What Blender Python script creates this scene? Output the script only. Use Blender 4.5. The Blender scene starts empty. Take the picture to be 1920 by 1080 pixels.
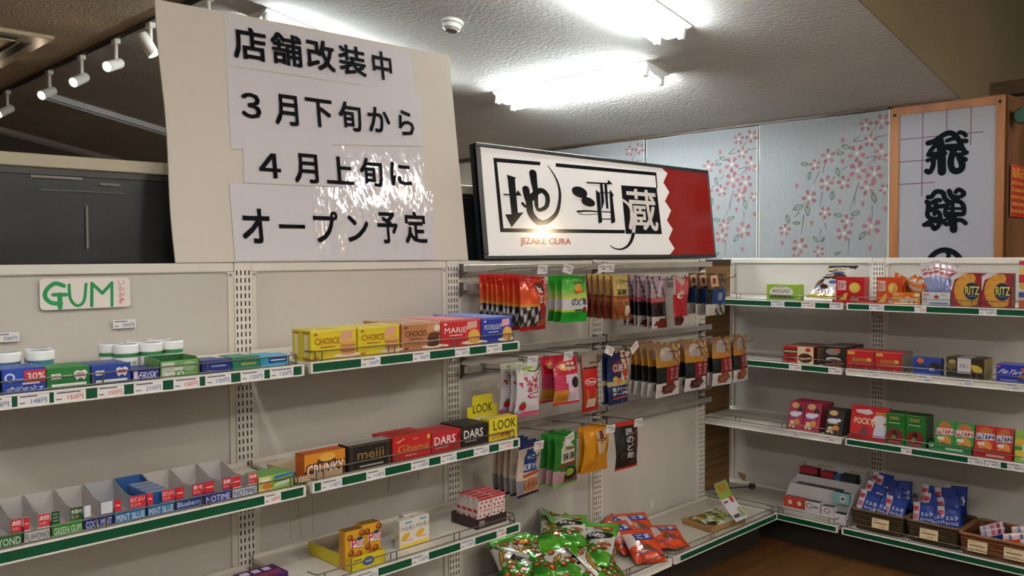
import bpy, math, random
from mathutils import Vector, Matrix
random.seed(7)
R = math.radians
scene = bpy.context.scene
col = scene.collection

# ------------------------------------------------------------------ camera
cam_d = bpy.data.cameras.new('camera')
cam = bpy.data.objects.new('camera', cam_d)
col.objects.link(cam)
YAW, PITCH, ROLL = R(45.0434), R(-2.0744), R(-0.2798)
fw = Vector((math.cos(YAW)*math.cos(PITCH), math.sin(YAW)*math.cos(PITCH), math.sin(PITCH)))
rt = Vector((math.sin(YAW), -math.cos(YAW), 0.0))
up = rt.cross(fw)
rt, up = rt*math.cos(ROLL)+up*math.sin(ROLL), up*math.cos(ROLL)-rt*math.sin(ROLL)
m = Matrix((rt, up, -fw)).transposed().to_4x4()
m.translation = Vector((-1.3647, -2.6032, 1.5005))
cam.matrix_world = m
cam_d.sensor_width = 36.0
cam_d.lens = 1622.227/1920*36.0
cam_d.clip_start = 0.05
cam_d.clip_end = 60
scene.camera = cam

# ------------------------------------------------------------------ world and exposure
w = bpy.data.worlds.new('world'); scene.world = w; w.use_nodes = True
bg = w.node_tree.nodes['Background']
bg.inputs[0].default_value = (1.0, 0.93, 0.85, 1); bg.inputs[1].default_value = 0.02
scene.view_settings.view_transform = 'Standard'
scene.view_settings.look = 'None'
scene.view_settings.gamma = 1.0
scene.view_settings.use_curve_mapping = False
scene.view_settings.exposure = 0.55
TUBE = 84.0            # emission of a fluorescent tube in the hall under the sloped ceiling
TUBE_SHOP = 72.0        # tubes over the aisle the picture is taken from, most added as fill
SPOT = 25.0            # watts of a warm spotlight
DOWN = 190.0           # watts of a recessed downlight over the aisle
BULB = 25.0            # emission of the lit lamp lenses
COOL = (0.90, 0.98, 1.0)
WARM = (1.0, 0.72, 0.42)

# ------------------------------------------------------------------ colour and materials
def lin(h):
    h = h.lstrip('#')
    if len(h) == 3: h = ''.join(c*2 for c in h)
    o = []
    for i in (0, 2, 4):
        c = int(h[i:i+2], 16)/255
        o.append(c/12.92 if c <= .04045 else ((c+.055)/1.055)**2.4)
    return (o[0], o[1], o[2], 1.0)

M = {}
def mat(name, rough=.5, spec=.5, metal=0.0, bump=0.0, bscale=60.0, bdetail=3.0, stretch=(1, 1, 1), vary=0.0, vscale=4.0, vstretch=(1, 1, 1), tint=None, coat=0.0, bdist=.002, gain=1.0):
    """Principled surface whose colour is the mesh's own 'Col' attribute, with optional grain and fine relief."""
    ma = bpy.data.materials.new(name); ma.use_nodes = True
    nt = ma.node_tree; b = nt.nodes['Principled BSDF']
    a = nt.nodes.new('ShaderNodeAttribute'); a.attribute_name = 'Col'
    out = a.outputs['Color']
    tc = nt.nodes.new('ShaderNodeTexCoord')
    if vary > 0:
        mp = nt.nodes.new('ShaderNodeMapping'); mp.inputs['Scale'].default_value = vstretch
        nt.links.new(tc.outputs['Object'], mp.inputs['Vector'])
        n = nt.nodes.new('ShaderNodeTexNoise'); n.inputs['Scale'].default_value = vscale; n.inputs['Detail'].default_value = 5
        nt.links.new(mp.outputs['Vector'], n.inputs['Vector'])
        r = nt.nodes.new('ShaderNodeValToRGB')
        t = lin(tint) if tint else (0, 0, 0, 1)
        r.color_ramp.elements[0].position = .30; r.color_ramp.elements[1].position = .70
        r.color_ramp.elements[0].color = tuple(1-vary*(1-t[k]) for k in range(3))+(1,)
        r.color_ramp.elements[1].color = (1, 1, 1, 1)
        nt.links.new(n.outputs['Fac'], r.inputs['Fac'])
        mx = nt.nodes.new('ShaderNodeMix'); mx.data_type = 'RGBA'; mx.blend_type = 'MULTIPLY'; mx.inputs[0].default_value = 1
        nt.links.new(out, mx.inputs[6]); nt.links.new(r.outputs['Color'], mx.inputs[7]); out = mx.outputs[2]
    if gain != 1.0:
        gm = nt.nodes.new('ShaderNodeMix'); gm.data_type = 'RGBA'; gm.blend_type = 'MULTIPLY'; gm.inputs[0].default_value = 1
        nt.links.new(out, gm.inputs[6]); gm.inputs[7].default_value = (gain, gain, gain, 1); out = gm.outputs[2]
    nt.links.new(out, b.inputs['Base Color'])
    b.inputs['Roughness'].default_value = rough
    b.inputs['Specular IOR Level'].default_value = spec
    b.inputs['Metallic'].default_value = metal
    if coat: b.inputs['Coat Weight'].default_value = coat; b.inputs['Coat Roughness'].default_value = .06
    if bump > 0:
        mp2 = nt.nodes.new('ShaderNodeMapping'); mp2.inputs['Scale'].default_value = stretch
        nt.links.new(tc.outputs['Object'], mp2.inputs['Vector'])
        n2 = nt.nodes.new('ShaderNodeTexNoise'); n2.inputs['Scale'].default_value = bscale; n2.inputs['Detail'].default_value = bdetail
        nt.links.new(mp2.outputs['Vector'], n2.inputs['Vector'])
        bp = nt.nodes.new('ShaderNodeBump'); bp.inputs['Strength'].default_value = bump; bp.inputs['Distance'].default_value = bdist
        nt.links.new(n2.outputs['Fac'], bp.inputs['Height']); nt.links.new(bp.outputs['Normal'], b.inputs['Normal'])
    M[name] = ma
    return ma

def emit(name, color, strength):
    ma = bpy.data.materials.new(name); ma.use_nodes = True
    nt = ma.node_tree; nt.nodes.clear()
    e = nt.nodes.new('ShaderNodeEmission'); e.inputs[0].default_value = (*color, 1); e.inputs[1].default_value = strength
    o = nt.nodes.new('ShaderNodeOutputMaterial'); nt.links.new(e.outputs[0], o.inputs[0])
    M[name] = ma

def clear(name, rough=.08, tint=(1, 1, 1)):
    ma = bpy.data.materials.new(name); ma.use_nodes = True
    nt = ma.node_tree; nt.nodes.clear()
    tr = nt.nodes.new('ShaderNodeBsdfTransparent'); tr.inputs[0].default_value = (*tint, 1)
    gl = nt.nodes.new('ShaderNodeBsdfGlossy'); gl.inputs['Roughness'].default_value = rough
    fr = nt.nodes.new('ShaderNodeFresnel'); fr.inputs[0].default_value = 1.6
    mx = nt.nodes.new('ShaderNodeMixShader'); o = nt.nodes.new('ShaderNodeOutputMaterial')
    nt.links.new(fr.outputs[0], mx.inputs[0]); nt.links.new(tr.outputs[0], mx.inputs[1]); nt.links.new(gl.outputs[0], mx.inputs[2]); nt.links.new(mx.outputs[0], o.inputs[0])
    M[name] = ma

mat('wallpaper', .9, .2, bump=.9, bscale=55, bdetail=6, stretch=(1, .55, 1), vary=.10, vscale=2.0, bdist=.006)
mat('plaster', .9, .2, vary=.1, vscale=1.5)
mat('enamel', .38, .45, vary=.08, vscale=3.0, tint='#8d7f6a')
mat('panel', .6, .3, vary=.14, vscale=2.2, vstretch=(1, 1, .45), tint='#7d725f', bump=.08, bscale=300)
mat('steel', .28, .5, metal=.35, vary=.25, vscale=9, tint='#8a7a80')
mat('wire', .28, .5, metal=.6)
mat('plastic', .32, .5)
mat('strip', .16, .5, bump=.25, bscale=9, bdetail=1)
mat('card', .42, .5, gain=.84)
mat('paper', .55, .35)
mat('taped', .09, .7, bump=.32, bscale=11, bdetail=2.5, stretch=(2.2, 1, 1), bdist=.012)
mat('board', .75, .25, bump=.1, bscale=5, bdetail=1, bdist=.01, vary=.05, vscale=3, tint='#b08a60')
mat('sheet', .75, .25)
mat('film', .2, .55, bump=.45, bscale=24, bdetail=2, bdist=.008, gain=.80)
mat('foil', .15, .6, metal=.2, bump=.6, bscale=30, bdetail=2, bdist=.008, gain=.85)
mat('signface', .12, .5)
mat('matte', .7, .3)
mat('ink', .8, .08)
mat('glassy', .22, .4, vary=.35, vscale=3, vstretch=(1, 1, 3), bump=.05, bscale=30)
mat('cloth', .92, .1, bump=.5, bscale=260, bdetail=2, stretch=(1, 1, 5), vary=.10, vscale=60, vstretch=(1, 1, .25))
mat('wood', .45, .4, vary=.45, vscale=4, vstretch=(2, 2, .25), tint='#5a2c10', bump=.1, bscale=40, stretch=(3, 3, .3))
mat('darkwood', .6, .3, vary=.55, vscale=9, vstretch=(.12, 1, 5), tint='#3a2410')
mat('floorwood', .4, .4, vary=.6, vscale=5, vstretch=(.25, 4, 1), tint='#2c1508')
mat('wicker', .6, .35, vary=.5, vscale=26, vstretch=(1, 1, 2.5), tint='#3a1a08', bump=.6, bscale=70, stretch=(1, 1, 3))
emit('tube', COOL, TUBE)
emit('tube_shop', (1.0, .99, .97), TUBE_SHOP)
emit('lens_aisle', (1.0, .78, .5), 200.0)
emit('downlens', (1.0, .85, .65), 12.0)
emit('lens', (1.0, .80, .55), BULB)
clear('clearfilm')

# ------------------------------------------------------------------ mesh helper
class MB:
    def __init__(s): s.v = []; s.f = []; s.c = []; s.sm = []
    def add(s, vs, fs, c, smooth=False):
        o = len(s.v); s.v.extend(tuple(p) for p in vs)
        cc = lin(c) if isinstance(c, str) else c
        for f in fs:
            s.f.append(tuple(i+o for i in f)); s.c.append(cc); s.sm.append(smooth)
    def quad(s, a, b, c_, d, c): s.add([a, b, c_, d], [(0, 1, 2, 3)], c)
    def box(s, x0, x1, y0, y1, z0, z1, c, front=None, top=None, left=None, right=None, back=None, bottom=None):
        v = [(x0, y0, z0), (x1, y0, z0), (x1, y1, z0), (x0, y1, z0), (x0, y0, z1), (x1, y0, z1), (x1, y1, z1), (x0, y1, z1)]
        for f, cc in (((0, 1, 5, 4), front), ((1, 2, 6, 5), right), ((2, 3, 7, 6), back), ((3, 0, 4, 7), left), ((4, 5, 6, 7), top), ((3, 2, 1, 0), bottom)):
            s.add([v[i] for i in f], [(0, 1, 2, 3)], cc or c)
    def cbox(s, x0, x1, y0, y1, z0, z1, c, ch=.0015, front=None, top=None, left=None, right=None, back=None):
        """box with chamfered edges"""
        xs, ys, zs = (x0, x1), (y0, y1), (z0, z1)
        V = []; idx = {}
        for i in (0, 1):
            for j in (0, 1):
                for k in (0, 1):
                    sx, sy, sz = (1, -1)[i], (1, -1)[j], (1, -1)[k]
                    for ax in range(3):
                        p = [xs[i]+sx*ch, ys[j]+sy*ch, zs[k]+sz*ch]
                        p[ax] = (xs[i], ys[j], zs[k])[ax]
                        idx[i, j, k, ax] = len(V); V.append(tuple(p))
        F = []
        F.append(([idx[0, 0, 0, 1], idx[1, 0, 0, 1], idx[1, 0, 1, 1], idx[0, 0, 1, 1]], front))
        F.append(([idx[1, 1, 0, 1], idx[0, 1, 0, 1], idx[0, 1, 1, 1], idx[1, 1, 1, 1]], back))
        F.append(([idx[0, 1, 0, 0], idx[0, 0, 0, 0], idx[0, 0, 1, 0], idx[0, 1, 1, 0]], left))
        F.append(([idx[1, 0, 0, 0], idx[1, 1, 0, 0], idx[1, 1, 1, 0], idx[1, 0, 1, 0]], right))
        F.append(([idx[0, 0, 1, 2], idx[1, 0, 1, 2], idx[1, 1, 1, 2], idx[0, 1, 1, 2]], top))
        F.append(([idx[0, 1, 0, 2], idx[1, 1, 0, 2], idx[1, 0, 0, 2], idx[0, 0, 0, 2]], None))
        for j in (0, 1):
            for k in (0, 1): F.append(([idx[0, j, k, 1], idx[1, j, k, 1], idx[1, j, k, 2], idx[0, j, k, 2]], None))
        for i in (0, 1):
            for k in (0, 1): F.append(([idx[i, 0, k, 0], idx[i, 1, k, 0], idx[i, 1, k, 2], idx[i, 0, k, 2]], None))
        for i in (0, 1):
            for j in (0, 1): F.append(([idx[i, j, 0, 0], idx[i, j, 1, 0], idx[i, j, 1, 1], idx[i, j, 0, 1]], None))
        for i in (0, 1):
            for j in (0, 1):
                for k in (0, 1): F.append(([idx[i, j, k, 0], idx[i, j, k, 1], idx[i, j, k, 2]], None))
        for f, cc in F: s.add([V[q] for q in f], [tuple(range(len(f)))], cc or c)
    def prism(s, pts, a, b, c, axis='y', side=None):
        """polygon (2D) pushed from a to b along an axis; 2D = the other two axes in order"""
        def P(p, t):
            if axis == 'x': return (t, p[0], p[1])
            if axis == 'y': return (p[0], t, p[1])
            return (p[0], p[1], t)
        n = len(pts)
        s.add([P(p, a) for p in pts], [tuple(range(n))], c)
        s.add([P(p, b) for p in pts], [tuple(range(n))[::-1]], c)
        for i in range(n):
            j = (i+1) % n
            s.add([P(pts[i], a), P(pts[j], a), P(pts[j], b), P(pts[i], b)], [(0, 1, 2, 3)], side or c)
    def tube(s, pts, r, c, n=6, closed=False):
        pts = [Vector(p) for p in pts]; L = len(pts); rings = []
        ref = None
        for i, p in enumerate(pts):
            if closed: t = pts[(i+1) % L]-pts[i-1]
            else: t = pts[min(i+1, L-1)]-pts[max(i-1, 0)]
            t.normalize()
            if ref is None:
                ref = Vector((0, 0, 1)) if abs(t.z) < .9 else Vector((1, 0, 0))
            a = t.cross(ref)
            if a.length < 1e-4: a = t.orthogonal()
            a.normalize(); b = a.cross(t); b.normalize(); ref = b
            rr = r[i] if isinstance(r, (list, tuple)) else r
            rings.append([p+a*math.cos(k*2*math.pi/n)*rr+b*math.sin(k*2*math.pi/n)*rr for k in range(n)])
        vs = [q for rg in rings for q in rg]; fs = []
        for i in range(L if closed else L-1):
            i2 = (i+1) % L
            for k in range(n):
                k2 = (k+1) % n
                fs.append((i*n+k, i*n+k2, i2*n+k2, i2*n+k))
        s.add(vs, fs, c, True)
        if not closed:
            s.add(rings[0], [tuple(range(n))[::-1]], c); s.add(rings[-1], [tuple(range(n))], c)
    def lathe(s, prof, cx, cy, n, cols, axis='z'):
        """prof: list of (r, z); cols: one colour per segment"""
        rings = []
        for r_, z in prof:
            rings.append([(cx+r_*math.cos(2*math.pi*k/n), cy+r_*math.sin(2*math.pi*k/n), z) for k in range(n)])
        for i in range(len(prof)-1):
            vs = rings[i]+rings[i+1]
            s.add(vs, [(k, (k+1) % n, n+(k+1) % n, n+k) for k in range(n)], cols[i] if isinstance(cols, (list, tuple)) and isinstance(cols[0], str) else cols, True)
    def xf(s, mtx, start=0):
        for i in range(start, len(s.v)): s.v[i] = tuple(mtx @ Vector(s.v[i]))
    def data(s, name, material):
        me = bpy.data.meshes.new(name)
        me.from_pydata(s.v, [], s.f); 
        at = me.color_attributes.new('Col', 'FLOAT_COLOR', 'CORNER')
        buf = []
        for f, c in zip(s.f, s.c): buf.extend(c*len(f))
        at.data.foreach_set('color', buf)
        me.polygons.foreach_set('use_smooth', s.sm)
        me.materials.append(M[material]); me.update()
        return me
    def build(s, name, material, parent=None, loc=None, rz=0.0):
        o = bpy.data.objects.new(name, s.data(name, material)); col.objects.link(o)
        if parent: o.parent = parent
        if loc is not None: o.location = loc
        if rz: o.rotation_euler = (0, 0, rz)
        return o

def tag(o, label=None, cat=None, group=None, kind=None):
    if label: o['label'] = label
    if cat: o['category'] = cat
    if group: o['group'] = group
    if kind: o['kind'] = kind
    return o
def empty(name, loc=(0, 0, 0), rz=0.0, parent=None):
    o = bpy.data.objects.new(name, None); col.objects.link(o); o.location = loc; o.rotation_euler = (0, 0, rz)
    o.empty_display_size = .05
    if parent: o.parent = parent
    return o
def kids(o): return [c for c in bpy.data.objects if c.parent == o]
def copy_tree(o, parent=None):
    c = o.copy(); col.objects.link(c); c.parent = parent
    for ch in o.children: copy_tree(ch, c)
    return c
def structure(o): o['kind'] = 'structure'; return o

# ------------------------------------------------------------------ flat print: shapes laid on a surface
_glyph = {}
def glyphs(s, bold=0.0):
    key = s
    if key in _glyph: return _glyph[key]
    cu = bpy.data.curves.new('glyph', 'FONT'); cu.body = s; cu.size = 1; cu.resolution_u = 2
    ob = bpy.data.objects.new('glyph', cu); col.objects.link(ob)
    dg = bpy.context.evaluated_depsgraph_get()
    ev = ob.evaluated_get(dg); me = ev.to_mesh()
    vs = [(v.co.x, v.co.y) for v in me.vertices]; fs = [tuple(p.vertices) for p in me.polygons]
    ev.to_mesh_clear(); bpy.data.objects.remove(ob); bpy.data.curves.remove(cu)
    if not vs: vs, fs = [(0, 0), (1, 0), (1, 1), (0, 1)], [(0, 1, 2, 3)]
    x0 = min(p[0] for p in vs); x1 = max(p[0] for p in vs); y0 = min(p[1] for p in vs); y1 = max(p[1] for p in vs)
    vs = [((p[0]-x0)/max(1e-6, x1-x0), (p[1]-y0)/max(1e-6, y1-y0)) for p in vs]
    _glyph[key] = (vs, fs, (x1-x0)/max(1e-6, y1-y0))
    return _glyph[key]

class Art:
    """2D shapes in (u, v); each call lies a hair above the one before"""
    def __init__(s): s.items = []; s.n = 0
    def _put(s, vs, fs, c, same=False):
        s.n += .02 if same else 1
        s.items.append((vs, fs, lin(c) if isinstance(c, str) else c, s.n))
    def rect(s, u0, v0, u1, v1, c, same=False): s._put([(u0, v0), (u1, v0), (u1, v1), (u0, v1)], [(0, 1, 2, 3)], c, same)
    def poly(s, pts, c, same=False): s._put(list(pts), [tuple(range(len(pts)))], c, same)
    def ell(s, cu, cv, ru, rv, c, n=18, same=False, rot=0.0):
        cr, sr = math.cos(rot), math.sin(rot)
        s._put([(cu+ru*math.cos(t)*cr-rv*math.sin(t)*sr, cv+ru*math.cos(t)*sr+rv*math.sin(t)*cr) for t in [2*math.pi*k/n for k in range(n)]], [tuple(range(n))], c, same)
    def ring(s, cu, cv, ru, rv, t_, c, n=20):
        a = [(cu+ru*math.cos(2*math.pi*k/n), cv+rv*math.sin(2*math.pi*k/n)) for k in range(n)]
        b = [(cu+(ru-t_)*math.cos(2*math.pi*k/n), cv+(rv-t_*rv/ru)*math.sin(2*math.pi*k/n)) for k in range(n)]
        s._put(a+b, [(k, (k+1) % n, n+(k+1) % n, n+k) for k in range(n)], c)
    def stroke(s, pts, ws, c, caps=True, same=False, k=1.0):
        """brush stroke: a smooth ribbon with round ends (k = sideways stretch)"""
        P = [Vector((p[0]/k, p[1])) for p in pts]
        if not same: s.n += .5
        s.n += .06
        if len(P) > 2:
            Q = []
            for i in range(len(P)-1):
                p0, p1, p2, p3 = P[max(i-1, 0)], P[i], P[i+1], P[min(i+2, len(P)-1)]
                for t in (0, .25, .5, .75):
                    Q.append(.5*((2*p1)+(p2-p0)*t+(2*p0-5*p1+4*p2-p3)*t*t+(3*p1-p0-3*p2+p3)*t*t*t))
            P = Q+[P[-1]]
        n = len(P)
        def wd(i):
            t = i/max(1, n-1); return ws[0]*(1-t)+ws[1]*t if isinstance(ws, (list, tuple)) else ws
        L, Rr = [], []
        for i, p in enumerate(P):
            t = P[min(i+1, n-1)]-P[max(i-1, 0)]; t.normalize(); nn = Vector((-t.y, t.x))*wd(i)/2
            L.append(((p.x+nn.x)*k, p.y+nn.y)); Rr.append(((p.x-nn.x)*k, p.y-nn.y))
        s._put(L+Rr, [(i, i+1, n+i+1, n+i) for i in range(n-1)], c, True)
        if caps:
            for p, q, r_ in ((P[0], P[1], wd(0)/2), (P[-1], P[-2], wd(n-1)/2)):
                d = (p-q).normalized(); a0 = math.atan2(d.y, d.x)
                s._put([((p.x+r_*math.cos(a0+R(-90+22.5*j)))*k, p.y+r_*math.sin(a0+R(-90+22.5*j))) for j in range(9)], [tuple(range(9))], c, True)
    def text(s, t, u0, v0, u1, v1, c, bold=0.0, slant=0.0, skew=0.0):
        vs, fs, asp = glyphs(t)
        db = bold*.42; n_ = max(1, len(t)); du = (u1-u0)/max(.4, asp)*db if asp > 0 else 0; dv = (v1-v0)*db
        du = min(du, (u1-u0)*.12); u0 += du; u1 -= du; v0 += dv; v1 -= dv
        first = True
        for a_, b_ in (((-1, -1), (1, -1), (1, 1), (-1, 1)) if bold > .004 else ((0, 0),)):
            s._put([(u0+(p[0]+slant*(p[1]-.5))*(u1-u0)+a_*du, v0+p[1]*(v1-v0)+skew*p[0]+b_*dv) for p in vs], fs, c, not first); first = False; s.n += .2
    def vtext(s, t, u0, v0, u1, v1, c, bold=0.0):
        n = len(t); h = (v1-v0)/n
        for i, ch in enumerate(t): s.text(ch, u0, v1-(i+.92)*h, u1, v1-(i+.08)*h, c, bold)
    def fine(s, step):
        """cut every shape into small triangles so that it can follow a bulging bag"""
        from mathutils.geometry import tessellate_polygon
        out = []
        for vs, fs, c, n in s.items:
            T = []
            for f in fs:
                if len(f) == 3: T.append(tuple(vs[i] for i in f))
                else:
                    p = [Vector((vs[i][0], vs[i][1], 0)) for i in f]
                    for t in tessellate_polygon([p]): T.append(tuple((p[i].x, p[i].y) for i in t))
            st = T; T = []
            while st:
                a, b_, c_ = st.pop()
                d = [(a[0]-b_[0])**2+(a[1]-b_[1])**2, (b_[0]-c_[0])**2+(b_[1]-c_[1])**2, (c_[0]-a[0])**2+(c_[1]-a[1])**2]
                k = d.index(max(d))
                if d[k] <= step*step: T.append((a, b_, c_)); continue
                if k == 1: a, b_, c_ = b_, c_, a
                elif k == 2: a, b_, c_ = c_, a, b_
                m_ = ((a[0]+b_[0])/2, (a[1]+b_[1])/2); st += [(a, m_, c_), (m_, b_, c_)]
            vv = []; ff = []
            for t in T: ff.append((len(vv), len(vv)+1, len(vv)+2)); vv += t
            out.append((vv, ff, c, n))
        s.items = out
        return s
    def to(s, mb, fn, eps=.00025):
        for vs, fs, c, n in s.items:
            mb.add([fn(u, v, eps*n) for u, v in vs], fs, c)

def lighten(h, k):
    h = h.lstrip('#'); v = [int(h[i:i+2], 16) for i in (0, 2, 4)]
    v = [int(x+(255-x)*k) if k > 0 else int(x*(1+k)) for x in v]
    return '#%02x%02x%02x' % tuple(v)

# places on the two shelving runs: left run faces -y, right run faces -x
LEFT, RIGHT = 0.0, R(-90)
def spot(run, along, front, z):
    """along = x on the left run, y on the right run; front = y (left) or x (right) of the front face"""
    return (along, front, z) if run == LEFT else (front, along, z)
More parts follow.
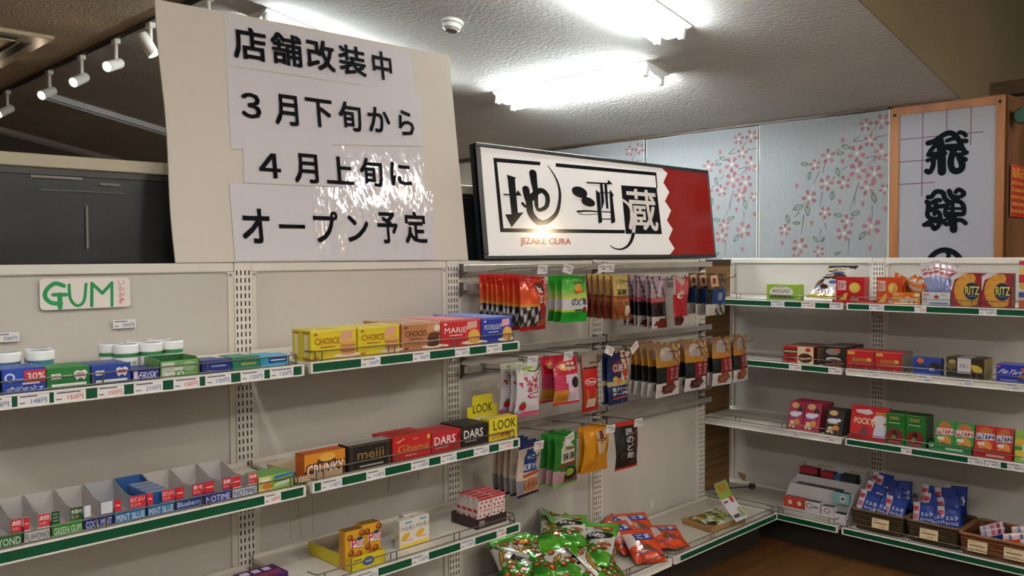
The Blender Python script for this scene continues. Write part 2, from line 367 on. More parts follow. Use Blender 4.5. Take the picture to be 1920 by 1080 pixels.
# ------------------------------------------------------------------ traced sign shapes (metres on the surface they belong to)
D = {
'fei': [([(-0.692,2.164),(-0.726,2.172),(-0.762,2.194),(-0.786,2.207),(-0.813,2.212),(-0.843,2.195),(-0.861,2.168),(-0.873,2.139),(-0.876,2.117)],[0.0315,0.0315]),([(-0.866,2.21),(-0.887,2.203),(-0.899,2.188)],[0.0246,0.0246]),([(-0.861,2.162),(-0.902,2.156)],[0.0274,0.0274]),([(-0.756,2.172),(-0.766,2.124),(-0.769,2.069),(-0.772,1.989)],[0.0479,0.0479]),([(-0.784,2.131),(-0.829,2.13),(-0.876,2.126)],[0.0359,0.0359]),([(-0.738,2.152),(-0.711,2.122),(-0.696,2.095)],[0.0274,0.0274]),([(-0.696,2.095),(-0.751,2.096),(-0.787,2.096)],[0.0291,0.0291]),([(-0.69,2.061),(-0.727,2.073),(-0.751,2.074)],[0.0239,0.0239]),([(-0.724,2.073),(-0.721,2.025),(-0.703,1.991),(-0.685,1.999)],[0.0301,0.0301]),([(-0.838,2.111),(-0.825,2.074),(-0.82,2.03),(-0.833,1.994),(-0.857,1.986),(-0.878,1.997),(-0.883,2.019),(-0.874,2.051),(-0.865,2.074)],[0.0369,0.0369]),([(-0.829,2.092),(-0.865,2.08),(-0.906,2.09)],[0.0257,0.0257]),([(-0.885,2.108),(-0.901,2.092)],[0.0239,0.0239]),([(-0.865,2.067),(-0.9,2.049)],[0.0274,0.0274]),([(-0.817,2.119),(-0.864,2.118),(-0.888,2.109)],[0.0291,0.0291]),([(-0.798,2.168),(-0.834,2.177),(-0.855,2.172)],[0.0239,0.0239])],
'tuo': [([(-0.696,1.843),(-0.717,1.845),(-0.735,1.87),(-0.76,1.873),(-0.781,1.861),(-0.791,1.829),(-0.809,1.812)],[0.0287,0.0287]),([(-0.688,1.816),(-0.712,1.807),(-0.742,1.822),(-0.763,1.821)],[0.0267,0.0267]),([(-0.699,1.808),(-0.697,1.769),(-0.694,1.734),(-0.719,1.713),(-0.75,1.712)],[0.0281,0.0281]),([(-0.715,1.765),(-0.752,1.783),(-0.797,1.79),(-0.827,1.808)],[0.0267,0.0267]),([(-0.742,1.799),(-0.737,1.767),(-0.734,1.742)],[0.0267,0.0267]),([(-0.7,1.782),(-0.737,1.761),(-0.761,1.744),(-0.768,1.708),(-0.762,1.68),(-0.735,1.652),(-0.716,1.678),(-0.676,1.679)],[0.0267,0.0267]),([(-0.679,1.679),(-0.707,1.698),(-0.753,1.696)],[0.0226,0.0226]),([(-0.814,1.872),(-0.829,1.839),(-0.85,1.829)],[0.0287,0.0287]),([(-0.85,1.864),(-0.864,1.879),(-0.888,1.865),(-0.894,1.849),(-0.868,1.834),(-0.838,1.839)],[0.0253,0.0253]),([(-0.803,1.796),(-0.845,1.813),(-0.88,1.802),(-0.895,1.773),(-0.893,1.736),(-0.863,1.734),(-0.804,1.726),(-0.794,1.758),(-0.806,1.79)],[0.026,0.026]),([(-0.803,1.771),(-0.892,1.767)],[0.0171,0.0171]),([(-0.804,1.747),(-0.89,1.739)],[0.0154,0.0154]),([(-0.833,1.808),(-0.834,1.725)],[0.0226,0.0226]),([(-0.783,1.695),(-0.804,1.678),(-0.828,1.694),(-0.861,1.702),(-0.887,1.698),(-0.905,1.682)],[0.026,0.026]),([(-0.838,1.712),(-0.841,1.646)],[0.0411,0.0411]),([(-0.78,1.702),(-0.816,1.71)],[0.0171,0.0171])],
'no': [([(-0.712,1.48),(-0.747,1.514),(-0.795,1.528),(-0.843,1.513),(-0.877,1.48)],[0.0311,0.0311]),([(-0.795,1.528),(-0.816,1.502),(-0.81,1.473)],[0.0249,0.0249])],
'di': [([(0.31,0.378),(0.313,0.334),(0.317,0.303),(0.316,0.266),(0.317,0.229)],[0.0315,0.0148]),([(0.257,0.305),(0.261,0.279),(0.272,0.243),(0.275,0.202),(0.305,0.171),(0.334,0.16)],[0.0291,0.0271]),([(0.27,0.253),(0.303,0.281),(0.351,0.304),(0.384,0.29),(0.392,0.264),(0.377,0.232),(0.34,0.217),(0.322,0.219)],[0.0271,0.0148]),([(0.319,0.161),(0.349,0.16),(0.389,0.171),(0.435,0.199),(0.462,0.237),(0.477,0.295),(0.469,0.343),(0.446,0.382),(0.411,0.419)],[0.0259,0.003]),([(0.23,0.241),(0.245,0.229),(0.267,0.233)],[0.0123,0.0123])],
'di_poly': [[(0.148,0.361),(0.204,0.351),(0.194,0.345),(0.196,0.199),(0.232,0.203),(0.151,0.136),(0.118,0.19),(0.157,0.192),(0.151,0.34)],[(0.118,0.278),(0.16,0.278),(0.159,0.272),(0.117,0.272)],[(0.19,0.278),(0.207,0.298),(0.228,0.275),(0.19,0.273)]],
'jiu': [([(0.589,0.218),(0.657,0.223),(0.738,0.222)],[0.0103,0.0056]),([(0.596,0.208),(0.655,0.205),(0.736,0.211)],[0.0028,0.0028]),([(0.674,0.357),(0.84,0.361)],[0.0072,0.0072]),([(0.762,0.313),(0.84,0.317)],[0.0048,0.0048]),([(0.767,0.223),(0.833,0.223)],[0.0052,0.0052]),([(0.763,0.188),(0.835,0.19)],[0.0052,0.0052]),([(0.623,0.308),(0.663,0.269)],[0.0239,0.0239])],
'jiu_poly': [[(0.821,0.36),(0.835,0.38),(0.867,0.359)],[(0.733,0.327),(0.761,0.311),(0.761,0.177),(0.755,0.171),(0.733,0.166)],[(0.842,0.334),(0.866,0.307),(0.855,0.298),(0.861,0.18),(0.85,0.172),(0.829,0.168),(0.835,0.317)],[(0.767,0.355),(0.788,0.356),(0.788,0.269),(0.769,0.238),(0.765,0.238),(0.767,0.309)],[(0.8,0.357),(0.821,0.358),(0.816,0.239),(0.8,0.239)]],
'jiu_blob': [[(0.667,0.303),(0.664,0.296),(0.655,0.29),(0.642,0.286),(0.627,0.284),(0.61,0.285),(0.593,0.288),(0.579,0.293),(0.568,0.3),(0.561,0.308),(0.559,0.316),(0.563,0.323),(0.571,0.329),(0.584,0.333),(0.599,0.335),(0.616,0.334),(0.633,0.331),(0.647,0.326),(0.659,0.319),(0.666,0.311)],[(0.718,0.26),(0.715,0.253),(0.707,0.248),(0.696,0.245),(0.682,0.244),(0.667,0.245),(0.652,0.248),(0.639,0.252),(0.629,0.258),(0.623,0.265),(0.622,0.272),(0.625,0.278),(0.632,0.283),(0.643,0.286),(0.657,0.287),(0.672,0.287),(0.687,0.284),(0.7,0.279),(0.71,0.273),(0.717,0.267)]],
'kura_box': [(0.932,0.359),(1.227,0.363),(1.238,0.123),(0.936,0.12)],
'kura_arc': [([(0.929,0.287),(0.975,0.265),(1.001,0.223),(1.007,0.168),(0.993,0.12)],[0.0119,0.0179])],
'kura_tail': [([(0.994,0.12),(0.972,0.085),(0.934,0.057),(0.882,0.044),(0.834,0.049),(0.805,0.063)],[0.0167,0.0024])],
'kura_char': [(0.951,0.34),(1.227,0.338),(1.204,0.138),(1.022,0.142)],
'gum': [([(-0.542,1.425),(-0.565,1.432),(-0.586,1.416),(-0.591,1.396),(-0.576,1.379),(-0.551,1.376)],[0.0119,0.0119]),([(-0.57,1.401),(-0.537,1.4)],[0.0106,0.0106]),([(-0.553,1.401),(-0.553,1.365)],[0.0127,0.0127]),([(-0.528,1.427),(-0.526,1.389),(-0.509,1.368),(-0.49,1.38),(-0.483,1.428)],[0.0085,0.0085]),([(-0.469,1.366),(-0.467,1.43)],[0.0093,0.0093]),([(-0.467,1.43),(-0.439,1.401)],[0.0093,0.0093]),([(-0.439,1.401),(-0.412,1.43)],[0.0093,0.0093]),([(-0.412,1.43),(-0.413,1.364)],[0.0085,0.0085])],
'gum_box': [(-0.603,1.445),(-0.359,1.447),(-0.361,1.359),(-0.605,1.358)],
'flowers': [(0.396,2.139,0.049),(0.488,2.091,0.038),(0.209,2.141,0.055),(0.124,2.214,0.042),(0.152,2.315,0.042),(0.05,2.325,0.047),(0.048,2.136,0.051),(0.203,2.033,0.058),(0.095,2.007,0.055),(0.409,1.965,0.051),(0.29,1.962,0.044),(0.139,1.921,0.047),(0.523,1.879,0.051),(0.414,1.776,0.042),(0.265,1.715,0.044),(0.289,1.641,0.051),(0.109,1.679,0.058),(0.691,1.671,0.041),(0.588,1.564,0.053),(0.454,1.525,0.038),(0.608,1.479,0.034),(0.03,1.906,0.034),(0.017,2.098,0.025)],
'petals': [(0.302,2.231),(0.301,2.095),(0.317,1.841),(0.169,1.82),(0.616,1.959),(0.507,1.709),(0.706,1.58),(0.121,1.541),(0.022,1.782),(0.09,1.958)],
'leaves': [(0.557,2.101,0.051,10),(0.524,2.024,0.051,100),(0.278,2.188,0.059,20),(0.315,2.151,0.051,0),(0.329,2.033,0.059,75),(0.367,1.884,0.059,95),(0.6,1.816,0.076,-20),(0.537,1.795,0.068,85),(0.671,1.743,0.059,75),(0.61,1.715,0.047,5),(0.096,1.857,0.068,75),(0.214,1.763,0.064,-15),(0.326,1.756,0.055,10),(0.167,1.622,0.064,-50),(0.479,1.605,0.051,45),(0.43,1.6,0.042,-45),(0.329,1.511,0.042,-20)],
'twigs': [[(0.084,2.232),(0.001,2.237)],[(0.232,2.216),(0.169,2.218)],[(0.232,2.22),(0.183,2.255)],[(0.12,2.258),(0.08,2.302)],[(0.154,2.105),(0.078,2.117)],[(0.078,2.112),(0.14,2.06)],[(0.092,2.113),(0.093,2.065)],[(0.344,2.172),(0.306,2.182)],[(0.3,2.045),(0.263,2.069)],[(0.193,1.956),(0.22,1.877),(0.251,1.787)],[(0.22,1.886),(0.219,1.809)],[(0.42,2.091),(0.434,2.027)],[(0.458,2.047),(0.497,1.961)],[(0.366,1.99),(0.342,2.007)],[(0.433,1.911),(0.451,1.814)],[(0.106,1.808),(0.105,1.737)],[(0.59,1.787),(0.63,1.751)],[(0.562,1.767),(0.577,1.64)],[(0.414,1.711),(0.406,1.66)],[(0.443,1.67),(0.448,1.614)],[(0.254,1.606),(0.26,1.497)]],
}
# ================================================================== the setting
SL = .2                      # the ceiling falls towards the flower cloths
def zc(x): return 2.40+SL*(4.1-x)
WP = '#c9c6c0'
b = MB(); b.quad((.955, -.862, zc(.955)), (.955, 12, zc(.955)), (4.1, 12, zc(4.1)), (4.1, -.862, zc(4.1)), WP)
b.quad((.955, -.862, zc(.955)+.05), (4.1, -.862, zc(4.1)+.05), (4.1, 12, zc(4.1)+.05), (.955, 12, zc(.955)+.05), WP)
tag(b.build('ceiling', 'wallpaper'), 'sloping ceiling papered in rough off-white above the signs', kind='structure')
b = MB(); b.box(-4, .955, -.862, 12, zc(.955), zc(.955)+.05, '#c6b89e')
tag(b.build('ceiling_flat', 'wallpaper'), 'flat beige ceiling beside the track of spotlights', kind='structure')
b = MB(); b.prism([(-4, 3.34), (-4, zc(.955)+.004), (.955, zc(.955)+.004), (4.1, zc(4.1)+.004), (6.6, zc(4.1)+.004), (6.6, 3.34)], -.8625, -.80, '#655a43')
tag(b.build('wall_gable', 'wallpaper'), 'dim beige gable wall rising above the edge of the sloping ceiling', kind='structure')
b = MB(); b.box(-4, 6.6, -6, -.78, 3.3, 3.36, '#cfcac2')
tag(b.build('ceiling_aisle', 'wallpaper'), 'high ceiling over the aisle', kind='structure')
b = MB(); b.box(4.1, 4.2, -.84, 12, 0, zc(4.1), '#c9bfae')
tag(b.build('wall_cloths', 'plaster'), 'wall behind the flowered cloths', kind='structure')
b = MB(); b.box(4.04, 4.098, -.46, 4.5, zc(4.1)-.006, zc(4.1)+.008, '#5a4230')
tag(b.build('trim_1', 'wood'), 'thin dark strip between the flowered cloths and the ceiling', kind='structure')
b = MB(); b.box(-4, 6.6, -6, 12, -.05, 0, '#623f1d')
tag(b.build('floor', 'floorwood'), 'dark brown wood-grain floor', kind='structure')
for nm, (x0, x1, y0, y1), c in (('wall_left', (-4.1, -4, -6, 12), '#c9c4ba'), ('wall_front', (-4, 6.6, -6.1, -6), '#c9c4ba'), ('wall_right', (6.6, 6.7, -6, 12), '#8d7f68'), ('wall_back', (-4, 6.6, 12, 12.1), '#5a5148')):
    b = MB(); b.box(x0, x1, y0, y1, 0, 3.4, c); structure(b.build(nm, 'plaster'))
# wooden pillar that carries the lantern sign
b = MB(); b.box(4.075, 4.75, -1.105, -.475, 0, 2.405, '#6a4526'); b.box(4.07, 4.09, -1.112, -1.10, 0, 2.405, '#553418')
tag(b.build('pillar', 'wood'), 'brown wooden pillar carrying the tall calligraphy sign', kind='structure')
b = MB(); b.box(4.6, 4.72, -3.2, -.85, 2.485, 2.57, '#5c4630')
tag(b.build('beam', 'darkwood'), 'dark brown beam above the wooden pillar', kind='structure')

# long unlit light strips on the far part of the ceiling
for i, (y0, x0, x1) in enumerate(((5.78, 1.18, 2.75), (8.02, 1.3, 2.7), (4.3, 2.35, 3.2))):
    b = MB()
    for k, (dy, dz, c) in enumerate(((0, 0, '#d8d8d8'), (.055, .012, '#b8bcc0'), (.11, 0, '#d8d8d8'))):
        b.box(x0, x1, y0+dy, y0+dy+.045, -.05-dz, 0, c)
    for j, v in enumerate(b.v): b.v[j] = (v[0], v[1], zc(v[0])+v[2])
    o = b.build('light_strip', 'plastic')
    tag(o, ('unlit pale light strip behind the spotlights on the dim ceiling', 'farthest unlit light strip low on the dim ceiling', 'short unlit light strip just beside the white notice')[i], 'light strip', 'unlit ceiling strips')

# ================================================================== lamps
def fluorescent(name, label, P, along, L=1.25, tube='tube', tilt=True, power=None):
    """P = middle of the base plate on the ceiling; along = 'x' or 'y'"""
    t = empty(name, P); tag(t, label, 'ceiling light', 'twin tube ceiling lights')
    t.rotation_euler = (0, math.atan(SL) if tilt else 0, 0)
    W = .12; h = .055
    mtx = Matrix.Rotation(R(90), 4, 'Z') if along == 'y' else Matrix.Identity(4)
    b = MB(); b.prism([(-W, 0), (W, 0), (W, -.008), (.03, -h), (-.03, -h), (-W, -.008)], -L/2, L/2, '#e9e9e6', axis='x'); b.xf(mtx); b.build('reflector', 'plastic', t)
    for s_ in (-1, 1):
        b = MB(); b.tube([(-L/2+.035, s_*.078, -.062), (L/2-.035, s_*.078, -.062)], .0145, '#ffffff', n=10); b.xf(mtx); b.build('tube', tube, t)
        for e in (-1, 1):
            b = MB(); b.cbox(e*(L/2-.022)-.013, e*(L/2-.022)+.013, s_*.078-.017, s_*.078+.017, -.082, -.01, '#ececea', .004); b.xf(mtx); b.build('socket', 'plastic', t)
    return t
fluorescent('fluorescent_light', 'twin tube light lit white, hung across above the black framed sign', (2.95, 1.128, zc(2.95)), 'y', 1.31)
fluorescent('fluorescent_light', 'twin tube light lit white, cut by the top of the picture', (1.91, .088, zc(1.91)), 'x', 1.30)
fluorescent('fluorescent_light', 'twin tube light lit white, peeping over the white notice', (1.888, 2.157, zc(1.888)), 'x', 1.30)
fluorescent('fluorescent_light', 'added twin tube fill light over the aisle, out of the picture', (3.55, -3.85, 3.3), 'x', 1.25, 'tube_shop', False)
for x, y, al in ((-2.9, -2.3, 'y'), (-2.9, -4.5, 'y'), (-.5, -5.2, 'x'), (1.6, -5.2, 'x')):  # extra unseen fixtures, added to fill in light under the shelves
    fluorescent('fluorescent_light', 'added twin tube fill light over the aisle, out of the picture', (x, y, 3.3), al, 1.25, 'tube_shop', False)
def downlight(x, y, where, k=1.0):
    t = empty('downlight', (x, y, 3.3)); tag(t, 'recessed downlight over the aisle, out of the picture, %s' % where, 'downlight', 'recessed downlights')
    b = MB(); b.lathe([(.10, .0), (.10, -.006), (.078, -.006), (.072, .0)], 0, 0, 20, '#dcd8d0'); b.build('ring', 'plastic', t)
    b = MB(); b.lathe([(.001, -.001), (.072, -.001)], 0, 0, 20, '#ffffff'); b.build('lens', 'downlens', t)
    ld = bpy.data.lights.new('down_light', 'SPOT'); ld.energy = DOWN*k; ld.color = (1.0, .99, .955); ld.spot_size = R(140); ld.spot_blend = 1.0; ld.shadow_soft_size = .12
    lo = bpy.data.objects.new('down_light', ld); col.objects.link(lo); lo.parent = t; lo.location = (0, 0, -.03); lo.rotation_euler = (R(8), 0, 0)
for x, y, k, wh in ((-.8, -2.4, .6, 'first'), (.9, -2.6, .12, 'second'), (5.0, -2.8, .5, 'third')): downlight(x, y, wh, k)

def spotlight(P, aim, label, drop=.15, power=SPOT, lens='lens', off=.03):
    t = empty('track_spotlight', P); tag(t, label, 'spotlight', 'spotlights on the ceiling track')
    b = MB(); b.cbox(-.02, .02, -.035, .035, -.035, 0, '#e6e2d8', .004); b.tube([(0, 0, -.03), (0, 0, -drop)], .013, '#e6e2d8', 8); b.build('stem', 'plastic', t)
    aim = Vector(aim).normalized(); q = aim.to_track_quat('-Z', 'Y').to_matrix().to_4x4()
    c = Vector((0, 0, -drop-.02))+aim*off
    mt = Matrix.Translation(c) @ q
    b = MB(); b.lathe([(.001, .075), (.034, .075), (.037, .06), (.037, -.055), (.040, -.058), (.040, -.075), (.033, -.075), (.033, -.066)], 0, 0, 16, '#e2ded4')
    b.xf(mt); b.build('can', 'plastic', t)
    b = MB(); b.lathe([(.001, -.068), (.033, -.068)], 0, 0, 16, '#ffffff'); b.xf(mt); b.build('lens', lens, t)
    b = MB(); b.tube([(0, 0, -drop+.005), tuple(c-aim*.01+Vector((0, 0, .02))), tuple(c)], .009, '#d8d4ca', 6); b.build('yoke', 'plastic', t)
    ld = bpy.data.lights.new('spot_light', 'SPOT'); ld.energy = power; ld.color = WARM; ld.spot_size = R(75); ld.spot_blend = .5; ld.shadow_soft_size = .06
    lo = bpy.data.objects.new('spot_light', ld); col.objects.link(lo); lo.parent = t
    lo.matrix_local = Matrix.Translation(c+aim*.08) @ q
    return t
b = MB(); b.box(.94, .975, 1.2, 7.5, zc(.955)-.022, zc(.955), '#4c463c'); b.box(.95, .965, 1.2, 7.5, zc(.955)-.024, zc(.955)-.02, '#1c1a18')
tag(b.build('lighting_track', 'plastic'), 'long dark lighting track along the ceiling edge', 'track')
ZT = zc(.955)-.022
for y, aim, lb in ((6.1, (-.8, -.35, -.5), 'white spotlight half cut by the edge of the picture'), (4.953, (-.75, -.5, -.42), 'second white spotlight from the dark far end of the track'), (4.23, (-.75, -.5, -.45), 'white spotlight in the middle of the five along the track'),
                   (3.565, (-.75, -.5, -.35), 'fourth white spotlight along the track, lit warm'), (2.986, (.35, -.25, -.8), 'white spotlight pointing down just beside the white notice'), (2.18, (.3, .6, -.6), 'white spotlight peeping over the corner of the white notice')):
    spotlight((.957, y, ZT), aim, lb, off=-.035 if 2.5 < y < 3.2 else .03)
# hanging warm lamps over the aisle, seen only as sparkle on the packs
for i, (x, y, z, pw) in enumerate(((5.0, -3.25, 2.46, 8), (3.3, -2.9, 2.9, 8), (1.0, -3.4, 2.9, 8), (2.2, -3.7, 2.7, 4))):
    t = spotlight((x, y, z+.3), Vector((1.6, 0, 1.1))-Vector((x, y, z)), 'warm spotlight hung over the aisle, out of the picture', .28, pw, 'lens_aisle')
    b = MB(); b.tube([(0, 0, 0), (0, 0, 3.3-z-.3)], .008, '#333333', 6); b.build('cord', 'plastic', t)

# smoke detector and air conditioner
b = MB(); b.lathe([(.001, 0), (.062, 0), (.062, -.018), (.052, -.022), (.05, -.045), (.034, -.058), (.001, -.058)], 0, 0, 24, ['#d9d6cc', '#d9d6cc', '#b9b5a8', '#d9d6cc', '#a8a296', '#8c867c'])
o = b.build('smoke_detector', 'plastic', None, (1.911, 1.143, zc(1.911))); o.rotation_euler = (0, math.atan(SL), 0)
tag(o, 'round white smoke detector on the sloping ceiling', 'smoke detector')
t = empty('air_conditioner', (.035, 4.46, zc(.955))); tag(t, 'ceiling air conditioner panel with dark slots', 'air conditioner')
b = MB(); b.cbox(-.62, .62, -.62, .62, -.03, .0, '#c9b99a', .01); b.build('panel', 'plastic', t)
for a in range(4):
    b = MB(); b.box(-.42, .42, .43, .53, -.036, -.028, '#241d14'); b.box(-.42, .42, .44, .455, -.045, -.03, '#b5a584'); b.xf(Matrix.Rotation(R(90*a), 4, 'Z')); b.build('vent', 'plastic', t)
# ================================================================== shelving runs
WH = '#d2cdc4'; WH2 = '#cbc5ba'; PANEL = '#bdb8b0'
ZTOP = 1.485
def upright_mesh(depth=.05, z0=.0, z1=ZTOP):
    """slotted steel post, front at y=0, 4 columns of real slots"""
    b = MB(); W = .029; cols_ = (-.0215, -.0075, .0075, .0215); sw = .0022; pitch = .025; sh = .0155
    edges = [-W]
    for c in cols_: edges += [c-sw, c+sw]
    edges.append(W)
    z = z0+.02; rows = []
    while z+sh < z1-.012: rows.append((z, z+sh)); z += pitch
    prev = z0
    for a, c in rows:
        b.quad((-W, 0, prev), (W, 0, prev), (W, 0, a), (-W, 0, a), WH)
        for k in range(len(edges)-1):
            e0, e1 = edges[k], edges[k+1]
            if k % 2 == 0: b.quad((e0, 0, a), (e1, 0, a), (e1, 0, c), (e0, 0, c), WH)
            else:
                d = .012; dk = '#3a332a'
                b.quad((e0, d, a), (e1, d, a), (e1, d, c), (e0, d, c), dk)
                b.quad((e0, 0, a), (e0, d, a), (e0, d, c), (e0, 0, c), dk); b.quad((e1, 0, a), (e1, d, a), (e1, d, c), (e1, 0, c), dk)
                b.quad((e0, 0, c), (e1, 0, c), (e1, d, c), (e0, d, c), dk); b.quad((e0, 0, a), (e1, 0, a), (e1, d, a), (e0, d, a), dk)
        prev = c
    b.quad((-W, 0, prev), (W, 0, prev), (W, 0, z1), (-W, 0, z1), WH)
    b.quad((-W, 0, z0), (-W, 0, z1), (-W, depth, z1), (-W, depth, z0), WH); b.quad((W, 0, z0), (W, depth, z0), (W, depth, z1), (W, 0, z1), WH)
    b.quad((-W, 0, z1), (W, 0, z1), (W, depth, z1), (-W, depth, z1), WH); b.quad((-W, depth, z0), (-W, depth, z1), (W, depth, z1), (W, depth, z0), WH)
    return b.data('upright', 'enamel')
UPR = upright_mesh()
def bay_frame(t, x0, x1):
    """back panel with its rim and the top rail between two posts (local x along the run, front at y=0)"""
    a, c = x0+.029, x1-.029
    b = MB(); b.box(a, c, .010, .018, .05, ZTOP-.03, PANEL); b.build('back_panel', 'panel', t)
    b = MB()
    b.cbox(a, c, .0, .03, ZTOP-.030, ZTOP, WH, .004)
    for e, s_ in ((a, 1), (c, -1)):
        pts = [(e, ZTOP-.03)]+[(e+s_*(.034-.034*math.sin(k*math.pi/10)), ZTOP-.03-.034*(1-math.cos(k*math.pi/10))) for k in range(6)][::-1]
        pts = [(e, ZTOP-.03)]+[(e+s_*.034*(1-math.sin(k*math.pi/10)), ZTOP-.03-.034*(1-math.cos(k*math.pi/10))) for k in range(6)]
        b.prism(pts, .002, .010, WH)
        b.lathe([(.001, -.004), (.004, -.004), (.004, 0)], 0, 0, 8, '#8a8276'); n = 32
        for i in range(len(b.v)-32, len(b.v)): v = b.v[i]; b.v[i] = (e+s_*.012+v[0], .002+v[2], ZTOP-.038+v[1])
    b.build('top_rail', 'enamel', t)
    for e, s_ in ((a, 1), (c, -1)):
        b = MB(); b.box(min(e, e+s_*.020), max(e, e+s_*.020), .004, .010, .05, ZTOP-.03, WH2); b.build('panel_rim', 'enamel', t)
def post(t, x, name='upright'):
    o = bpy.data.objects.new(name, UPR); col.objects.link(o); o.parent = t; o.location = (x, -.002, 0); return o

g = empty('shelving_frame', (0, 0, 0)); tag(g, 'long off-white steel shelving frame with slotted posts under the two signs', 'shelving')
for x in (-.9, 0, .9, 1.8, 2.7): post(g, x)
for k in range(-1, 3): bay_frame(g, .9*k, .9*k+.9)
b = MB(); b.box(-.9, 2.7, .018, .07, .0, .06, '#6d665a'); b.box(-.9, 2.68, -.36, -.35, 0, .12, '#2a2620'); b.build('kick_plate', 'enamel', g)
# scuffs on the back panels
b = MB(); A = Art()
for (x, z0, z1, dx, c) in ((.16, .53, .70, .01, '#b3aa9c'), (.19, .53, .72, .02, '#b0a798'), (.255, .54, .73, .0, '#ada496'), (.60, .62, .74, -.02, '#a58f88'), (.70, .64, .76, .03, '#ab9a92')):
    A.stroke([(x, z1), (x+dx*.5, (z0+z1)/2), (x+dx, z0)], (.003, .009), c, caps=False)
A.to(b, lambda u, v, h: (u, .0098-h*.2, v)); b.build('scuff_marks', 'matte', g)

gr = empty('shelving_frame', (3.1768, .139, 0), RIGHT); tag(gr, 'off-white steel shelving frame standing before the flowered cloths', 'shelving')
for x in (0, .9, 1.8): post(gr, x)
for k in range(2): bay_frame(gr, .9*k, .9*k+.9)
b = MB(); b.box(0, 1.8, -.36, -.35, 0, .12, '#2a2620'); b.box(0, 1.8, .018, .07, 0, .06, '#6d665a'); b.build('kick_plate', 'enamel', gr)
b = MB(); A = Art(); A.poly([(.075, .217), (.13, .21), (.125, .157), (.105, .175), (.085, .19)], '#8a6a48'); A.to(b, lambda u, v, h: (u, .0095-h, v)); b.build('torn_tape', 'paper', gr)
# brown board closing the corner between the two runs
b = MB(); b.box(2.735, 3.13, .085, .10, .02, 1.44, '#7d5c36'); b.box(2.735, 3.13, .082, .10, 1.44, 1.478, '#3f2a1c')
tag(b.build('corner_board', 'darkwood'), 'brown wood-grain board closing the corner between the shelving runs', 'board')

# ------------------------------------------------------------------ shelves
GREEN = '#0b4a30'
def price_card(parent, x, wd, y, z0, z1, price, colr, sid=0):
    b = MB(); b.box(x, x+wd, y-.0012, y, z0, z1, '#e9e6e6'); o = b.build('price_card', 'card', parent)
    A = Art(); h = z1-z0
    A.rect(x+wd*.08, z0+h*.76, x+wd*(.62+.3*((sid*37) % 10)/10), z0+h*.86, '#4a4650')
    A.rect(x+wd*.06, z0+h*.22, x+wd*.24, z0+h*.32, '#6a6670', True)
    A.text(price, x+wd*.42, z0+h*.14, x+wd*.92, z0+h*.60, colr, .015)
    b = MB(); A.to(b, lambda u, v, q: (u, y-.0013-q*.5, v)); b.build('lettering', 'card', o)
    return o
LIP = .034; DECK = .030
def shelf(label, loc, rz, L, depth, cards, green=True, gap=.014, guard=True, zones=None, base=False, brackets=True):
    t = empty('shelf', loc, rz); tag(t, label, 'shelf', 'steel display shelves')
    x0, x1 = gap, L-gap; F = -depth
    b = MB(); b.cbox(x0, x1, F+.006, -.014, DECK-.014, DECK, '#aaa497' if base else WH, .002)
    for k in range(1, 3): b.box(x0, x1, F*k/3-.001, F*k/3+.001, DECK-.0005, DECK+.0003, '#b8ae9c')
    b.box(x0, x1, -.020, -.014, DECK, DECK+.014, WH2)
    b.build('deck', 'enamel', t)
    b = MB(); b.box(x0, x1, F, F+.006, .0, LIP, '#d6d2ca'); b.cbox(x0, x1, F-.005, F+.002, 0, .0045, '#dad6ce', .001); b.cbox(x0, x1, F-.005, F+.002, LIP-.0045, LIP, '#dad6ce', .001)
    b.cbox(x0-.003, x0+.004, F-.005, F+.012, 0, LIP, '#dad6ce', .001); b.cbox(x1-.004, x1+.003, F-.005, F+.012, 0, LIP, '#dad6ce', .001)
    b.build('price_rail', 'enamel', t)
    for (a, c) in (zones or ([(x0+.006, x1-.006)] if green else [])):
        b = MB(); b.box(a, c, F-.0022, F-.0002, .005, LIP-.005, GREEN); b.build('green_strip', 'strip', t)
    for i, (x, wd, pr, c) in enumerate(cards): price_card(t, x, wd, F-.0026, .0035, LIP-.0025, pr, c, i+int(L*10))
    if guard:
        b = MB(); r = .0021; c = '#6e685e'
        for z in (LIP+.004, LIP+.030):
            b.tube([(x0+.01, F+.05, z), (x0+.012, F+.014, z), (x0+.024, F+.006, z), (x1-.024, F+.006, z), (x1-.012, F+.014, z), (x1-.01, F+.05, z)], r, c, 5)
        n = max(2, round(L/.28))
        for k in range(n+1):
            xx = x0+.03+(x1-x0-.06)*k/n
            b.tube([(xx-.012, F+.006, LIP-.004), (xx-.012, F+.006, LIP+.03)], r, c, 5); b.tube([(xx+.012, F+.006, LIP-.004), (xx+.012, F+.006, LIP+.03)], r, c, 5)
        b.build('wire_guard', 'wire', t)
    if brackets:
        for xx in (x0+.002, x1-.005):
            b = MB(); b.prism([(-.003, -.075), (-.003, DECK-.015), (F+.02, DECK-.015), (F+.02, DECK-.022), (-.05, -.02)], xx, xx+.003, '#b9ae9c', axis='x'); b.build('bracket', 'enamel', t)
    return t
BL, RD = '#3d6f9e', '#d8474a'
def cs(lst, off=0): return [(x-off, w_, p, c) for x, w_, p, c in lst]
SH = {}
SH['A'] = shelf('upper shelf of the bay with the hand-drawn gum sign', (-.9, 0, 1.154), 0, .9, .38, cs([(-.85, .07, '148円', BL), (-.768, .068, '148円', BL), (-.69, .072, '150円', RD), (-.591, .064, '150円', RD), (-.503, .074, '210円', BL), (-.401, .071, '150円', RD), (-.314, .074, '120円', BL), (-.212, .072, '120円', BL), (-.122, .075, '120円', BL)], -.9))
SH['B'] = shelf('lower shelf holding the row of chewing gum trays', (-.9, 0, .7965), 0, .9, .38, cs([(-.87, .055, '100円', RD), (-.145, .052, '100円', RD)], -.9))
